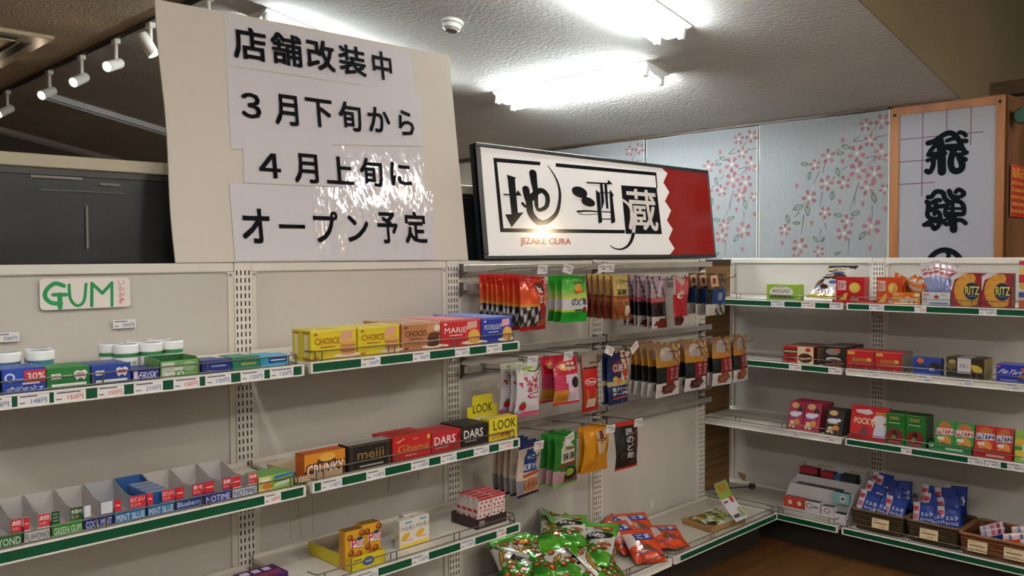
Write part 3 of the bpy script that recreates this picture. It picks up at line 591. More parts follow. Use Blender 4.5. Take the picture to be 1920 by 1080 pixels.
SH['C'] = shelf('shelf with the row of biscuit boxes', (0, 0, 1.157), 0, .9, .38, cs([(.19, .073, '200円', BL), (.393, .072, '200円', BL), (.576, .066, '200円', BL), (.723, .076, '200円', BL)]))
SH['D'] = shelf('shelf with the chocolate boxes below the biscuits', (0, 0, .800), 0, .9, .38, cs([(.041, .074, '118円', BL), (.205, .072, '118円', BL), (.382, .075, '118円', BL), (.508, .071, '118円', BL), (.659, .074, '118円', BL), (.781, .073, '118円', RD)]))
SH['E'] = shelf('lowest visible shelf with a yellow tray and few boxes', (0, 0, .485), 0, .9, .38, cs([(.159, .087, '118円', BL), (.381, .072, '118円', BL), (.594, .069, '118円', BL), (.768, .048, '100円', RD)]))
SH['E0'] = shelf('shelf below the chewing gum trays, almost out of the picture', (-.9, 0, .46), 0, .9, .38, [])
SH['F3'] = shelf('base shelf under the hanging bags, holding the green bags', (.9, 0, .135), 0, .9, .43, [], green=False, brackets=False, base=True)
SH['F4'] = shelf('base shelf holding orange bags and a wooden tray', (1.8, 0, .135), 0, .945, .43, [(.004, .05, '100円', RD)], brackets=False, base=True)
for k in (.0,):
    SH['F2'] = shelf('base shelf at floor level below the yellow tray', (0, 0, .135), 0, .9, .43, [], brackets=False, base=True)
R0 = (3.1768, .139)
def rs(lst): return [(R0[1]-y, w_, p, c) for y, w_, p, c in lst]
def two(key, z, depth, c1, c2, g1, g2, lab, z2=None):
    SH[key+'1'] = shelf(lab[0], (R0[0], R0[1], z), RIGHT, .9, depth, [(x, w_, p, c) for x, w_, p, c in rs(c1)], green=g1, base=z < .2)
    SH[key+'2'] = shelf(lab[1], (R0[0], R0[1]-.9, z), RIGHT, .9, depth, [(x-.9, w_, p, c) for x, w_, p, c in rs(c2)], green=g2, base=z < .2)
two('S1', 1.232, .404, [(-.371, .075, '105円', BL), (-.539, .073, '100円', RD), (-.687, .068, '158円', BL)], [(-.883, .071, '158円', BL), (-1.093, .052, '100円', RD), (-1.367, .07, '158円', BL)], True, True,
    ('top shelf before the flowered cloths, holding a small green box', 'top shelf holding the round cracker boxes'))
two('S2', .912, .404, [(-.474, .067, '200円', RD), (-.684, .066, '200円', RD)], [(-.881, .051, '200円', BL), (-1.113, .061, '200円', BL), (-1.288, .059, '200円', BL), (-1.477, .057, '200円', BL)], True, False,
    ('second shelf holding the dark cake boxes', 'second shelf with a plain white edge holding blue boxes'))
two('S3', .568, .404, [(-.477, .058, '98円', RD), (-.663, .055, '98円', RD)], [(-1.04, .048, '148円', RD), (-1.33, .067, '98円', BL), (-1.40, .062, '98円', BL), (-1.488, .064, '98円', BL)], False, True,
    ('third shelf with a plain white edge holding pink boxes', 'third shelf holding green and red pretzel boxes'))
two('S4', .132, .4345, [], [], True, True, ('base shelf holding the white tiered display', 'base shelf holding the baskets of blue packets'))
# ================================================================== big white notice leaning on top of the left run
t = empty('notice_board', (-.22, .0, 1.487)); t.rotation_euler = (-math.atan2(.105, .825), 0, 0)
tag(t, 'big white notice board with black Japanese lettering leaning on the shelving', 'notice')
nx, nz = 14, 10
b = MB()
def bz(u, v): return .0035*math.sin(u*7+v*2)*(.3+v)+.006*(v-.5)*math.sin(u*3.1)
Hh = lambda u: .828+.020*u
def bp(u, v, off=0.0):
    edge = .004*math.sin(v*9)*(1 if u < .02 else 0)
    return (u*1.206-edge, bz(u, v)-off, v*Hh(u))
vs = [bp(i/nx, j/nz) for j in range(nz+1) for i in range(nx+1)]
b.add(vs, [(j*(nx+1)+i, j*(nx+1)+i+1, (j+1)*(nx+1)+i+1, (j+1)*(nx+1)+i) for j in range(nz) for i in range(nx)], '#c6c0b5', True)
b.add([(p[0], p[1]+.006, p[2]) for p in vs], [(j*(nx+1)+i, (j+1)*(nx+1)+i, (j+1)*(nx+1)+i+1, j*(nx+1)+i+1) for j in range(nz) for i in range(nx)], '#bfb4a4', True)
def rim(seq):
    for p, q in zip(seq, seq[1:]): b.quad(p, q, (q[0], q[1]+.006, q[2]), (p[0], p[1]+.006, p[2]), '#c9bfae')
rim([bp(i/nx, 0) for i in range(nx+1)]); rim([bp(i/nx, 1) for i in range(nx+1)]); rim([bp(0, j/nz) for j in range(nz+1)]); rim([bp(1, j/nz) for j in range(nz+1)])
b.build('board', 'board', t)
SHEET = '#c4c1c6'
def sheet_on(q, m_, lay, name='paper_sheet'):
    """q: four corners (u in m, v in m), a paper sheet following the board"""
    b = MB(); n = 8; g = []
    for j in range(n+1):
        for i in range(n+1):
            s_, r_ = i/n, j/n
            u = (q[0][0]*(1-s_)+q[1][0]*s_)*(1-r_)+(q[3][0]*(1-s_)+q[2][0]*s_)*r_
            v = (q[0][1]*(1-s_)+q[1][1]*s_)*(1-r_)+(q[3][1]*(1-s_)+q[2][1]*s_)*r_
            p = bp(u/1.206, v/Hh(u/1.206), .0012+lay*.0006); g.append((p[0], p[1]+.0004*math.sin(u*60+lay)*(1 if 0 < i < n else 0), p[2]))
    b.add(g, [(j*(n+1)+i, j*(n+1)+i+1, (j+1)*(n+1)+i+1, (j+1)*(n+1)+i) for j in range(n) for i in range(n)], SHEET if m_ != 'taped' else '#c4c1c6', True)
    return b.build(name, m_, t)
sheet_on([(.222, .652), (.602, .655), (.602, .825), (.222, .822)], 'sheet', 0)
sheet_on([(.604, .655), (1.006, .664), (1.006, .834), (.604, .828)], 'sheet', 0)
sheet_on([(.212, .372), (.598, .392), (.600, .652), (.217, .648)], 'sheet', 1)
sheet_on([(.598, .420), (1.022, .452), (1.036, .666), (.600, .652)], 'sheet', 1)
sheet_on([(.246, .262), (.660, .268), (.664, .414), (.257, .415)], 'sheet', 2)
sheet_on([(.640, .262), (1.010, .276), (1.016, .446), (.640, .418)], 'taped', 3)
sheet_on([(.194, .003), (.50, .003), (.50, .262), (.194, .258)], 'sheet', 3)
sheet_on([(.50, .003), (.78, .002), (.78, .268), (.50, .262)], 'taped', 4)
sheet_on([(.76, .002), (1.026, .001), (1.046, .274), (.76, .268)], 'taped', 5)
def line(chars, u0, u1, v0, v1, taper=0.0, ink='#121117'):
    A = Art(); n = len(chars); cw = (u1-u0)/(n-.12); 
    for i, (ch, wk, hk, vk) in enumerate(chars):
        cx = u0+(i+.44)*cw; ww = cw*.88*wk; hh = (v1-v0)*hk; cv = v0+(v1-v0)*(.5+vk)+taper*i
        A.text(ch, cx-ww/2, cv-hh/2, cx+ww/2, cv+hh/2, ink, .05)
        A.n = 1
    b = MB(); A.to(b, lambda u, v, h: bp(u/1.206, v/Hh(u/1.206), .0062), 0); b.build('lettering', 'ink', t)
line([('店', 1, 1, 0), ('舗', 1, 1, 0), ('改', .98, 1, 0), ('装', 1, 1, 0), ('中', .76, 1, 0)], .246, .915, .680, .792, .003)
line([('３', .62, .80, .0), ('月', .78, 1, -.02), ('下', .95, .95, 0), ('旬', .85, 1, 0), ('か', .9, .9, 0), ('ら', .66, .92, .0)], .235, 1.003, .470, .578, .0022)
line([('４', .66, .80, .02), ('月', .78, .98, 0), ('上', .95, .95, 0), ('旬', .85, 1, 0), ('に', .82, .85, .0)], .284, .955, .270, .376, .002)
line([('オ', .86, .98, 0), ('ー', .84, .12, .0), ('プ', .85, .95, 0), ('ン', .78, .82, -.04), ('予', .80, 1, 0), ('定', .92, 1.05, .03)], .217, 1.001, .060, .178, .001)

# ================================================================== black framed sign
t = empty('framed_sign', (1.08, -.02, 1.49)); t.rotation_euler = (-math.atan2(.05, .465), 0, 0)
tag(t, 'black framed white and red sign standing on the shelving', 'sign')
W, H = 1.752, .486
X0 = -.02
sk = lambda u: .006*u
b = MB(); TH = .045; fr = .018; dk = '#20242a'
b.cbox(X0, X0+W, .004, TH, 0, H, dk, .004)
b.cbox(X0, X0+W, 0, .02, 0, fr, dk, .003); b.cbox(X0, X0+W, 0, .02, H-fr, H, dk, .003); b.cbox(X0, X0+fr+.008, 0, .02, fr, H-fr, dk, .003); b.cbox(X0+W-fr*.7, X0+W, 0, .02, fr, H-fr, dk, .003)
b.build('frame', 'plastic', t)
b = MB(); b.box(X0+fr, X0+W-fr*.6, .003, .006, fr, H-fr*.8, '#f6f6f8'); b.build('sign_face', 'signface', t)
A = Art(); K = '#10151c'
zig = [(1.285, .471), (1.336, .444), (1.291, .393), (1.337, .345), (1.291, .296), (1.339, .249), (1.293, .196), (1.339, .151), (1.295, .1), (1.34, .049), (1.294, .018)]
A.poly(zig+[(1.722, .018), (1.722, .471)], '#8c1d17')
A.poly([(.076, .428), (.364, .432), (.362, .416), (.095, .411), (.103, .131), (.93, .139), (.93, .122), (.082, .114)], K)
A.poly([(.466, .434), (1.236, .442), (1.236, .36), (1.226, .36), (1.224, .425), (.464, .417)], K)
A.poly(D['kura_box'], K)
for pts, ws in D['di']: A.stroke(pts, ws, K, k=1.5)
for p in D['di_poly']: A.poly(p, K)
for pts, ws in D['jiu']: A.stroke(pts, ws, K, k=1.5)
for p in D['jiu_poly']+D['jiu_blob']: A.poly(p, K)
A.text('蔵', .962, .138, 1.212, .346, '#dcd8d4', .03)
for pts, ws in D['kura_arc']: A.stroke(pts, ws, '#dcd8d4', k=1.5)
for pts, ws in D['kura_tail']: A.stroke(pts, ws, K, k=1.5)
A.text('JIZAKE GURA', .195, .055, .523, .093, '#c8553f', .012)
b = MB(); A.to(b, lambda u, v, h: (u, .003-h, v), .00012); b.build('lettering', 'signface', t)

# ================================================================== dark partition behind the left run
t = empty('partition', (0, .14, 0)); tag(t, 'dark grey partition with a cream top rail behind the shelving', 'partition')
b = MB(); b.box(-2.2, 2.6, 0, .03, .1, 1.765, '#2c2d2e'); b.build('dark_panel', 'glassy', t)
b = MB(); b.cbox(-2.2, 2.6, -.015, .05, 1.765, 1.803, '#a69d88', .003); b.box(-2.2, 2.6, -.006, .0, 1.745, 1.765, '#2a2826'); b.build('top_rail', 'enamel', t)
for x in (-2.2, 1.2, 2.57):
    b = MB(); b.cbox(x, x+.03, -.006, .034, 0, 1.765, '#3e3e3d' if x < 1 else '#4a4844', .002); b.build('post', 'enamel', t)
b = MB(); A = Art(); A.rect(-.433, 1.53, -.426, 1.66, '#66645e'); A.rect(-.58, 1.735, -.44, 1.742, '#77736a', True); A.rect(-.56, 1.70, -.32, 1.702, '#6f6b62', True); A.rect(-.39, 1.722, -.33, 1.73, '#6b675e', True)
A.to(b, lambda u, v, h: (u, -.0065-h, v)); b.build('tape_mark', 'paper', t)

# ================================================================== tall calligraphy sign on the pillar
t = empty('calligraphy_sign', (4.045, 0, 0)); tag(t, 'tall white lantern sign with bold black calligraphy in a wooden frame', 'sign')
wd = '#b0723e'
b = MB(); b.box(0, .028, -1.10, -1.058, 1.0, 2.394, wd); b.box(0, .028, -.523, -.472, 1.0, 2.394, wd); b.box(0, .028, -1.058, -.523, 2.348, 2.394, wd)
b.box(.0, .028, -1.058, -.523, 1.0, 1.05, wd); b.build('frame', 'wood', t)
b = MB(); b.box(.006, .02, -1.06, -.52, 1.04, 2.35, '#98969c'); b.build('paper_face', 'sheet', t)
A = Art(); br = '#6b4048'
for y, z0 in ((-.660, 1.85), (-.795, 2.20), (-.927, 2.13)): A.rect(y-.003, z0, y+.003, 2.348, br, True)
for z, y1 in ((2.200, -.993), (2.065, -.68), (1.929, -.733)): A.rect(y1, z-.003, -.523, z+.003, br, True)
b = MB(); A.to(b, lambda u, v, h: (.0055-h, u, v)); b.build('printed_grid', 'card', t)
A = Art()
for k in ('fei', 'tuo', 'no'):
    for pts, ws in D[k]: A.stroke(pts, ws, '#0a1012', same=True)
b = MB(); A.to(b, lambda u, v, h: (.0045-h, u, v)); b.build('lettering', 'ink', t)
for y, z in ((-.498, 2.36), (-1.078, 2.37)):
    b = MB(); b.lathe([(.001, -.004), (.008, -.004), (.009, 0)], 0, 0, 10, '#1e1712')
    b.xf(Matrix.Translation((0, y, z-.01)) @ Matrix.Rotation(R(90), 4, 'Y')); b.build('nail', 'matte', t)
# poster on the side of the pillar and the green lamp above it
t = empty('poster', (4.135, -1.114, 1.715)); tag(t, 'red and yellow poster on the side of the wooden pillar', 'poster')
b = MB(); b.box(0, .5, -.002, .0, 0, .30, '#d8cfc0', front='#b3241c'); b.build('poster_sheet', 'card', t)
A = Art()
for i in range(6):
    for j in range(14): A.rect(.014+j*.033, .026+i*.040, .014+j*.033+(.018 if (i*5+j*3) % 4 else .027), .026+i*.040+.018, '#c89a2c', True)
A.text('お酒コーナー', .02, .245, .46, .285, '#e8c040', .02)
b = MB(); A.to(b, lambda u, v, h: (u, -.0022-h, v)); b.build('lettering', 'card', t)
b = MB(); b.lathe([(.001, -.055), (.035, -.055), (.045, -.04), (.05, .0), (.045, .04), (.03, .05), (.001, .05)], 0, 0, 16, ['#2d5a48', '#2d5a48', '#3d7a5e', '#3d7a5e', '#2d5a48', '#2d5a48'])
b.xf(Matrix.Rotation(R(80), 4, 'Y')); o = b.build('green_lamp', 'plastic', None, (4.17, -1.165, 2.285)); tag(o, 'dark green lamp fixed high on the side of the pillar', 'lamp')

# ================================================================== flowered cloths
def cloth(y_right, wdth, label, ph):
    t = empty('flower_cloth', (4.05, y_right, 0)); tag(t, label, 'cloth', 'white cloths printed with pink blossom')
    def f(u, v, h=0.0):     # u: distance to the left of the right edge, v: height
        return (-.004*math.sin(u*9+ph)-.003*math.sin(u*23+v*3)+.01*(2.4-v)*math.sin(u*5+ph)*.25-h, u, v-.004*math.sin(u*7+ph)*max(0, (v-2.2)/.2))
    b = MB(); n1, n2 = 30, 10; z0, z1 = .9, 2.392
    g = [f(wdth*i/n1, z0+(z1-z0)*j/n2) for j in range(n2+1) for i in range(n1+1)]
    b.add(g, [(j*(n1+1)+i, j*(n1+1)+i+1, (j+1)*(n1+1)+i+1, (j+1)*(n1+1)+i) for j in range(n2) for i in range(n1)], '#939698', True)
    b.add([(p[0]+.002, p[1], p[2]) for p in g], [(j*(n1+1)+i, (j+1)*(n1+1)+i, (j+1)*(n1+1)+i+1, j*(n1+1)+i+1) for j in range(n2) for i in range(n1)], '#939698', True)
    b.build('fabric', 'cloth', t)
    b = MB(); A = Art()
    for e in (.004, wdth-.01): A.rect(e, z0, e+.006, z1, '#dcdad0', True)
    A.to(b, lambda u, v, h: f(u, v, .0012)); b.build('hem', 'cloth', t)
    A = Art(); rnd = random.Random(3)
    for tw in D['twigs']: A.stroke(tw, (.0065, .003), '#6a5c5c', caps=False, same=True)
    for x, z, l, an in D['leaves']:
        a = R(an); cx, sx = math.cos(a), math.sin(a); w2 = l*.2
        out = [(-l/2, 0), (-l*.1, w2), (l*.25, w2*.7), (l/2, 0), (l*.25, -w2*.7), (-l*.1, -w2)]
        P_ = lambda p: (x-(p[0]*cx-p[1]*sx), z-(p[0]*sx+p[1]*cx))
        A.stroke([P_(p) for p in out]+[P_(out[0])], .0055, '#56695a', caps=False, same=True)
        A.stroke([P_((-l/2, 0)), P_((l*.4, 0))], (.005, .002), '#5c7060', caps=False, same=True)
    def petal(x, z, a, r0, r1, wd_, c):
        d = (math.cos(a), math.sin(a)); nrm = (-d[1], d[0])
        pr = [(r0, 0), (r0+(r1-r0)*.35, wd_*.32), (r0+(r1-r0)*.75, wd_*.5), (r1, wd_*.22), (r1-(r1-r0)*.12, 0), (r1, -wd_*.22), (r0+(r1-r0)*.75, -wd_*.5), (r0+(r1-r0)*.35, -wd_*.32)]
        A.poly([(x+d[0]*q+nrm[0]*s_, z+d[1]*q+nrm[1]*s_) for q, s_ in pr], c, True)
    for x, z, r in D['flowers']:
        a0 = rnd.uniform(0, 6.28)
        for k in range(5):
            a = a0+k*2*math.pi/5
            petal(x, z, a, r*.32, r*1.05, r*.52, rnd.choice(('#94626a', '#9c6a70', '#905e66')))
            A.stroke([(x, z), (x+math.cos(a)*r*.34, z+math.sin(a)*r*.34)], (.004, .003), '#cfc3a8', caps=False, same=True)
    for x, z in D['petals']: petal(x, z-.02, R(90)+rnd.uniform(-.3, .3), 0, .04, .024, '#9c6a70')
    b = MB()
    A.items = [(vs_, fs_, c_, n_) for vs_, fs_, c_, n_ in A.items if all(0 < p[0] < wdth for p in vs_)]
    A.to(b, lambda u, v, h: f(u, v, .0016)); b.build('blossom_print', 'cloth', t)
cloth(-.472, .888, 'cloth with pink blossom hanging right beside the calligraphy sign', .4)
cloth(.420, .95, 'cloth with pink blossom half hidden by the red end of the framed sign', 1.7)
cloth(1.374, .90, 'cloth with pink blossom mostly hidden behind the framed sign', 2.6)

# ================================================================== hand-drawn gum sign and shelf tickets on the panel
t = empty('gum_sign', (0, -.002, 0)); tag(t, 'hand-drawn gum sign with green letters stuck on the back panel', 'sign')
b = MB(); q = D['gum_box']; cx = sum(p[0] for p in q)/4; cz = sum(p[1] for p in q)/4; w2, h2, r = .122, .0435, .012
pts = [(cx+sx*(w2-r)+r*math.cos(a), cz+sz*(h2-r)+r*math.sin(a)) for sx, sz, s0 in ((1, 1, 0), (-1, 1, 90), (-1, -1, 180), (1, -1, 270)) for a in [R(s0+k*22.5) for k in range(5)]]
b.prism(pts, -.0016, 0, '#d9d2cc'); b.build('card', 'paper', t)
A = Art()
for pts, ws in D['gum']: A.stroke(pts, ws, '#1f8a4c', same=True)
A.vtext('いかが?', cx+.088, cz-.034, cx+.105, cz+.036, '#cf6a70', .01)
b = MB(); A.to(b, lambda u, v, h: (u, -.0018-h, v), .00015); b.build('lettering', 'paper', t)
for x, z, lb in ((-.378, 1.308, 'small white price ticket on the panel above the white bottles'), (-.690, 1.290, 'small white price ticket on the panel at the picture edge')):
    t = empty('price_ticket', (x-.033, -.002, z-.012)); tag(t, lb, 'price ticket', 'tickets on the panel')
    price_card(t, 0, .066, 0, 0, .025, '500円', BL)
# ================================================================== goods
def carton(name, label, cat, run, along, front, z, w_, d, h, c, art=None, left=None, right=None, topart=None, group=None, top=None, side=None, yaw=0.0, lean=0.0, material='card', frontc=None):
    """carton; along = middle of its front edge; local x to the viewer's right, y into the shelf"""
    b = MB(); b.cbox(-w_/2, w_/2, 0, d, 0, h, c, .0014, front=frontc or c, top=top or c, left=side or c, right=side or c)
    # end flap seam
    b.box(-w_/2-.0004, -w_/2, d*.49, d*.51, .004, h-.004, lighten(side or c, -.25)); b.box(w_/2, w_/2+.0004, d*.49, d*.51, .004, h-.004, lighten(side or c, -.25))
    o = b.build(name, material, None, spot(run, along, front, z), run+yaw)
    if lean: o.rotation_euler = (lean, 0, run+yaw)
    pm = MB()
    for a, fn in ((art, lambda u, v, q: (-w_/2+u*w_, -.0004-q, v*h)), (left, lambda u, v, q: (-w_/2-.0006-q, d*(1-u), v*h)), (right, lambda u, v, q: (w_/2+.0006+q, d*u, v*h)), (topart, lambda u, v, q: (-w_/2+u*w_, v*d, h+.0004+q))):
        if a:
            A = Art(); a(A); A.to(pm, fn, .00018)
    if pm.f: pm.build('printed_label', material, o)
    tag(o, label, cat, group)
    return o
ORD = ['front', 'second', 'third', 'fourth', 'fifth', 'sixth', 'seventh', 'eighth', 'ninth']
def behind(o, run, step, n, label, rnd=.0, cat=None):
    """copies of a pack lined up behind it; label has one {} for the place in the line"""
    out = [o]
    for k in range(1, n):
        c = copy_tree(o); dx = random.uniform(-rnd, rnd)
        if run == LEFT: c.location = o.location+Vector((dx, step*k, 0))
        else: c.location = o.location+Vector((step*k, dx, 0))
        c['label'] = label.format(ORD[k]); out.append(c)
    return out

# ---------------------------------------------------------------- biscuit boxes (shelf C)
zC = 1.157+DECK
def biscuit(word, c, ink, plate, bis, sub):
    def f(A):
        A.rect(0, .93, 1, 1, lighten(c, .25)); A.poly([(.62, .62), (.9, .68), (.9, .92), (.66, .9)], plate)
        A.ell(.80, .15, .30, .07, '#e8d0b8')
        if bis == 'stack':
            for k in range(5): A.ell(.80, .20+k*.085, .17, .065, ('#d9a066', '#b87838')[k % 2])
        elif bis == 'choc':
            for k in range(4): A.ell(.80+.03*(k % 2), .22+k*.11, .16, .085, ('#4a261a', '#5d3222')[k % 2])
            A.ell(.9, .78, .08, .12, '#e8d8c8')
        else:
            A.ell(.82, .36, .16, .27, '#e0a040'); A.ell(.82, .36, .13, .22, '#e8b050')
        A.ell(.10, .86, .04, .035, ink)
        A.text(word, .08, .54, .62, .74, ink, .02)
        A.rect(.20, .44, .52, .47, ink); A.rect(.16, .33, .58, .35, ink, True); A.rect(.05, .1, .16, .16, ink, True)
    return f
def bis_side(c, ink):
    def f(A):
        A.rect(.34, .18, .66, .84, '#e6dcb0' if c != '#b5794e' else '#d8b898'); A.rect(.1, .88, .9, .93, ink); A.rect(.1, .08, .9, .12, ink, True)
    return f
for (nm, word, c, ink, plate, bis, xa, xb, n, lb) in (
        ('biscuit_box', 'CHOICE', '#dcc521', '#a8641c', '#d8a088', 'stack', .028, .192, 2, 'yellow biscuit box at the end of the row, {} in its line'),
        ('biscuit_box', 'CHOICE', '#dcc521', '#a8641c', '#d8a088', 'stack', .197, .359, 2, 'yellow biscuit box next to the brown ones, {} in its line'),
        ('biscuit_box', 'CHOCO', '#b5794e', '#6b3a1e', '#c8906a', 'choc', .368, .533, 4, 'brown chocolate biscuit box, {} in its line'),
        ('biscuit_box', 'MARIE', '#c8222a', '#f0e8dc', '#e0a8a0', 'round', .536, .719, 4, 'red round-biscuit box, {} in its line'),
        ('biscuit_box', 'MOONLIGHT', '#2238a0', '#d8dcec', '#e0a8b0', 'round', .724, .878, 5, 'blue round-biscuit box, {} in its line')):
    o = carton(nm, lb.format('front'), 'biscuit box', LEFT, (xa+xb)/2, -.358, zC, xb-xa, .052, .096, c, biscuit(word, c, ink, plate, bis, ''), bis_side(c, ink), group='biscuit boxes', top=lighten(c, .25), topart=lambda A: (A.rect(.1, .2, .9, .8, lighten(c, .4)), A.rect(.2, .4, .7, .6, ink)))
    behind(o, LEFT, .054, n, lb, .001)

# ---------------------------------------------------------------- chocolate boxes (shelf D)
zD = .800+DECK
def tray_box(name, label, cat, run, along, front, z, w_, d, h, c, inner=None, fh=None, group=None, back=None, art=None, th=.0016):
    """open display tray: floor and four thin walls"""
    t = empty(name, spot(run, along, front, z), run); tag(t, label, cat, group)
    fh = fh or h; back = back or h; inner = inner or lighten(c, .2)
    b = MB(); b.box(-w_/2, w_/2, 0, d, 0, th, inner)
    b.box(-w_/2, w_/2, 0, th, 0, fh, c, back=inner); b.box(-w_/2, w_/2, d-th, d, 0, back, c, front=inner)
    for sx in (-1, 1):
        x0, x1 = (-w_/2, -w_/2+th) if sx < 0 else (w_/2-th, w_/2)
        pts = [(0, 0), (d, 0), (d, back), (d*.75, h), (d*.2, h), (0, fh)]
        b.prism(pts, x0, x1, c, axis='x')
    b.build('tray', 'card', t)
    if art:
        A = Art(); art(A); p = MB(); A.to(p, lambda u, v, q: (-w_/2+u*w_, -.0005-q, v*fh), .00018); p.build('printed_label', 'card', t)
    return t
tray_box('card_tray', 'plain tan cardboard tray under the crunch chocolate box', 'tray', LEFT, .055, -.352, zD, .17, .16, .036, '#b79c78', fh=.020)
def crunky(A):
    A.rect(0, .35, 1, 1, '#d98a24'); A.poly([(.25, .5), (.35, .8), (.5, .95), (.7, .75), (.85, .5)], '#5b2f1a'); A.ell(.55, .78, .2, .16, '#e0ae4a')
    A.text('CRUNKY', .03, .08, .99, .62, '#4a1c14', .12); A.text('CRUNKY', .06, .13, .96, .57, '#f2ece4', .05)
carton('chocolate_box', 'orange and white crunch chocolate box in the tan tray', 'chocolate box', LEFT, .078, -.349, zD+.002, .145, .052, .078, '#5a2c20', crunky, group='chocolate boxes', top='#c9601e', side='#c9601e')
carton('chocolate_box', 'black chocolate box with gold lettering and a grey top', 'chocolate box', LEFT, .240, -.356, zD, .166, .058, .084, '#1d1917', lambda A: (A.rect(.02, .93, .98, .96, '#6a5c3c'), A.rect(.04, .08, .10, .93, '#3a3226'), A.rect(.88, .08, .94, .93, '#3a3226'), A.text('meiji', .20, .30, .82, .76, '#8a6a3c', .03), A.rect(.25, .13, .8, .19, '#b8b0a4')), group='chocolate boxes', top='#a8a4a2')
carton('chocolate_box', 'red chocolate box with gold script beside the black one', 'chocolate box', LEFT, .4095, -.356, zD, .160, .115, .082, '#bf2422', lambda A: (A.text('Ghana', .12, .34, .94, .66, '#b8843c', .02), A.poly([(.1, .76), (.3, .9), (.3, .94), (.1, .82)], '#d8b08a'), A.ell(.93, .84, .045, .1, '#d8b040'), A.rect(.5, .82, .66, .86, '#d88a84'), A.rect(.3, .2, .6, .25, '#d88a84'), A.rect(0, 0, 1, .12, '#8e1a1c')), group='chocolate boxes', top='#c23a30', topart=lambda A: (A.rect(.1, .3, .8, .4, '#8e1a1c'), A.rect(.15, .6, .7, .68, '#8e1a1c')))
def dars(c):
    return lambda A: (A.text('DARS', .08, .42, .80, .80, '#efe8e4', .03), A.rect(.12, .26, .55, .32, '#a89080'), A.rect(0, 0, 1, .1, lighten(c, -.3)), A.poly([(.85, .5), (1, .6), (1, .95), (.9, .8)], lighten(c, -.35)))
carton('chocolate_box', 'smaller red chocolate box with white capital letters', 'chocolate box', LEFT, .5585, -.356, zD, .130, .10, .074, '#b8242a', dars('#b8242a'), group='chocolate boxes', top='#c23038')
carton('chocolate_box', 'black chocolate box with white capital letters', 'chocolate box', LEFT, .691, -.356, zD, .127, .115, .078, '#26201e', dars('#26201e'), group='chocolate boxes', top='#2c2826', topart=lambda A: [A.rect(.02, .08+k*.16, .98, .12+k*.16, '#4a443e', True) for k in range(6)])
def look(A):
    A.text('LOOK', .14, .50, .95, .92, '#241c14', .012); A.poly([(.05, .12), (.75, .18), (.86, .42), (.1, .4)], '#c8a832'); A.ell(.45, .28, .06, .09, '#c04a2a'); A.ell(.6, .3, .06, .09, '#b83a2a'); A.rect(.3, .04, .75, .08, '#7a6a24')
carton('chocolate_box', 'yellow chocolate box at the end of the shelf', 'chocolate box', LEFT, .832, -.356, zD, .142, .05, .084, '#dcc92e', look, group='chocolate boxes', top='#d2c24a')
t = empty('display_card', (.873, -.20, .872)); tag(t, 'yellow display card standing behind the yellow chocolate box', 'display card')
b = MB(); b.prism([(-.078, -.04), (.078, -.04), (.078, .062), (.053, .062), (.050, .098), (.044, .104), (-.046, .104), (-.052, .098), (-.055, .062), (-.078, .062)], 0, .0016, '#d6c62c'); b.build('card', 'card', t)
A = Art(); A.text('LOOK', -.050, .036, .052, .070, '#241c14', .01); A.rect(-.045, -.002, .047, .022, '#cfc9a8'); A.text('118円', 0, .002, .04, .017, '#6a6658')
b = MB(); A.to(b, lambda u, v, q: (u, -.0004-q, v), .00018); b.build('lettering', 'card', t)

# ---------------------------------------------------------------- gum boxes and bottles (shelf A)
zA = 1.154+DECK
def g1(A):
    A.ring(.17, .66, .12, .18, .045, '#cfd8ee'); A.rect(.5, .42, 1, .9, '#c22e38'); A.text('30%', .56, .52, .98, .80, '#f0e4e4', .03); A.rect(.3, .55, .48, .6, '#a8b8e0'); A.rect(.45, .36, .85, .43, '#d8dcea')
    A.text('クリッシュ', .08, .06, .93, .32, '#dfe4f2', .04, .2)
carton('gum_box', 'blue gum box with a red thirty percent patch', 'gum box', LEFT, -.7455, -.358, zA, .093, .10, .060, '#2247a8', g1, group='gum boxes', top='#2a4fae')
carton('gum_box', 'dark green gum box cut by the picture edge', 'gum box', LEFT, -.842, -.358, zA, .092, .10, .055, '#134a36', None, group='gum boxes')
def tooth(A, x):
    A.poly([(x-.16, .74), (x-.08, .84), (x, .78), (x+.09, .84), (x+.16, .74), (x+.13, .52), (x+.08, .36), (x+.03, .46), (x-.03, .46), (x-.09, .36), (x-.13, .52)], '#e8e4e6')
    A.rect(x-.1, .55, x+.1, .61, '#c8484c'); A.rect(x-.1, .66, x+.08, .71, '#c8484c', True)
def g2(lo): return lambda A: (A.rect(.10, .5, .32, .74, '#e4e0e4'), A.text('キ', .13, .54, .29, .70, '#c8484c'), tooth(A, .77), A.rect(.36, .62, .58, .66, '#d8e8d8'), A.rect(.1, .16, .9, .27, '#e2e8e2'), A.rect(0, 0, 1, .1, lo))
carton('gum_box', 'bright green gum box with a white tooth picture', 'gum box', LEFT, -.6475, -.358, zA, .099, .11, .053, '#1d7a34', g2('#14562a'), group='gum boxes', top='#2a8a2e')
carton('gum_box', 'dark blue gum box with a white tooth picture', 'gum box', LEFT, -.5475, -.358, zA, .095, .11, .051, '#1f3f9a', g2('#162a70'), group='gum boxes', top='#263f96', topart=lambda A: (A.rect(.1, .3, .9, .4, '#5d7ac8'), A.rect(.1, .6, .9, .66, '#d8d8e8')))
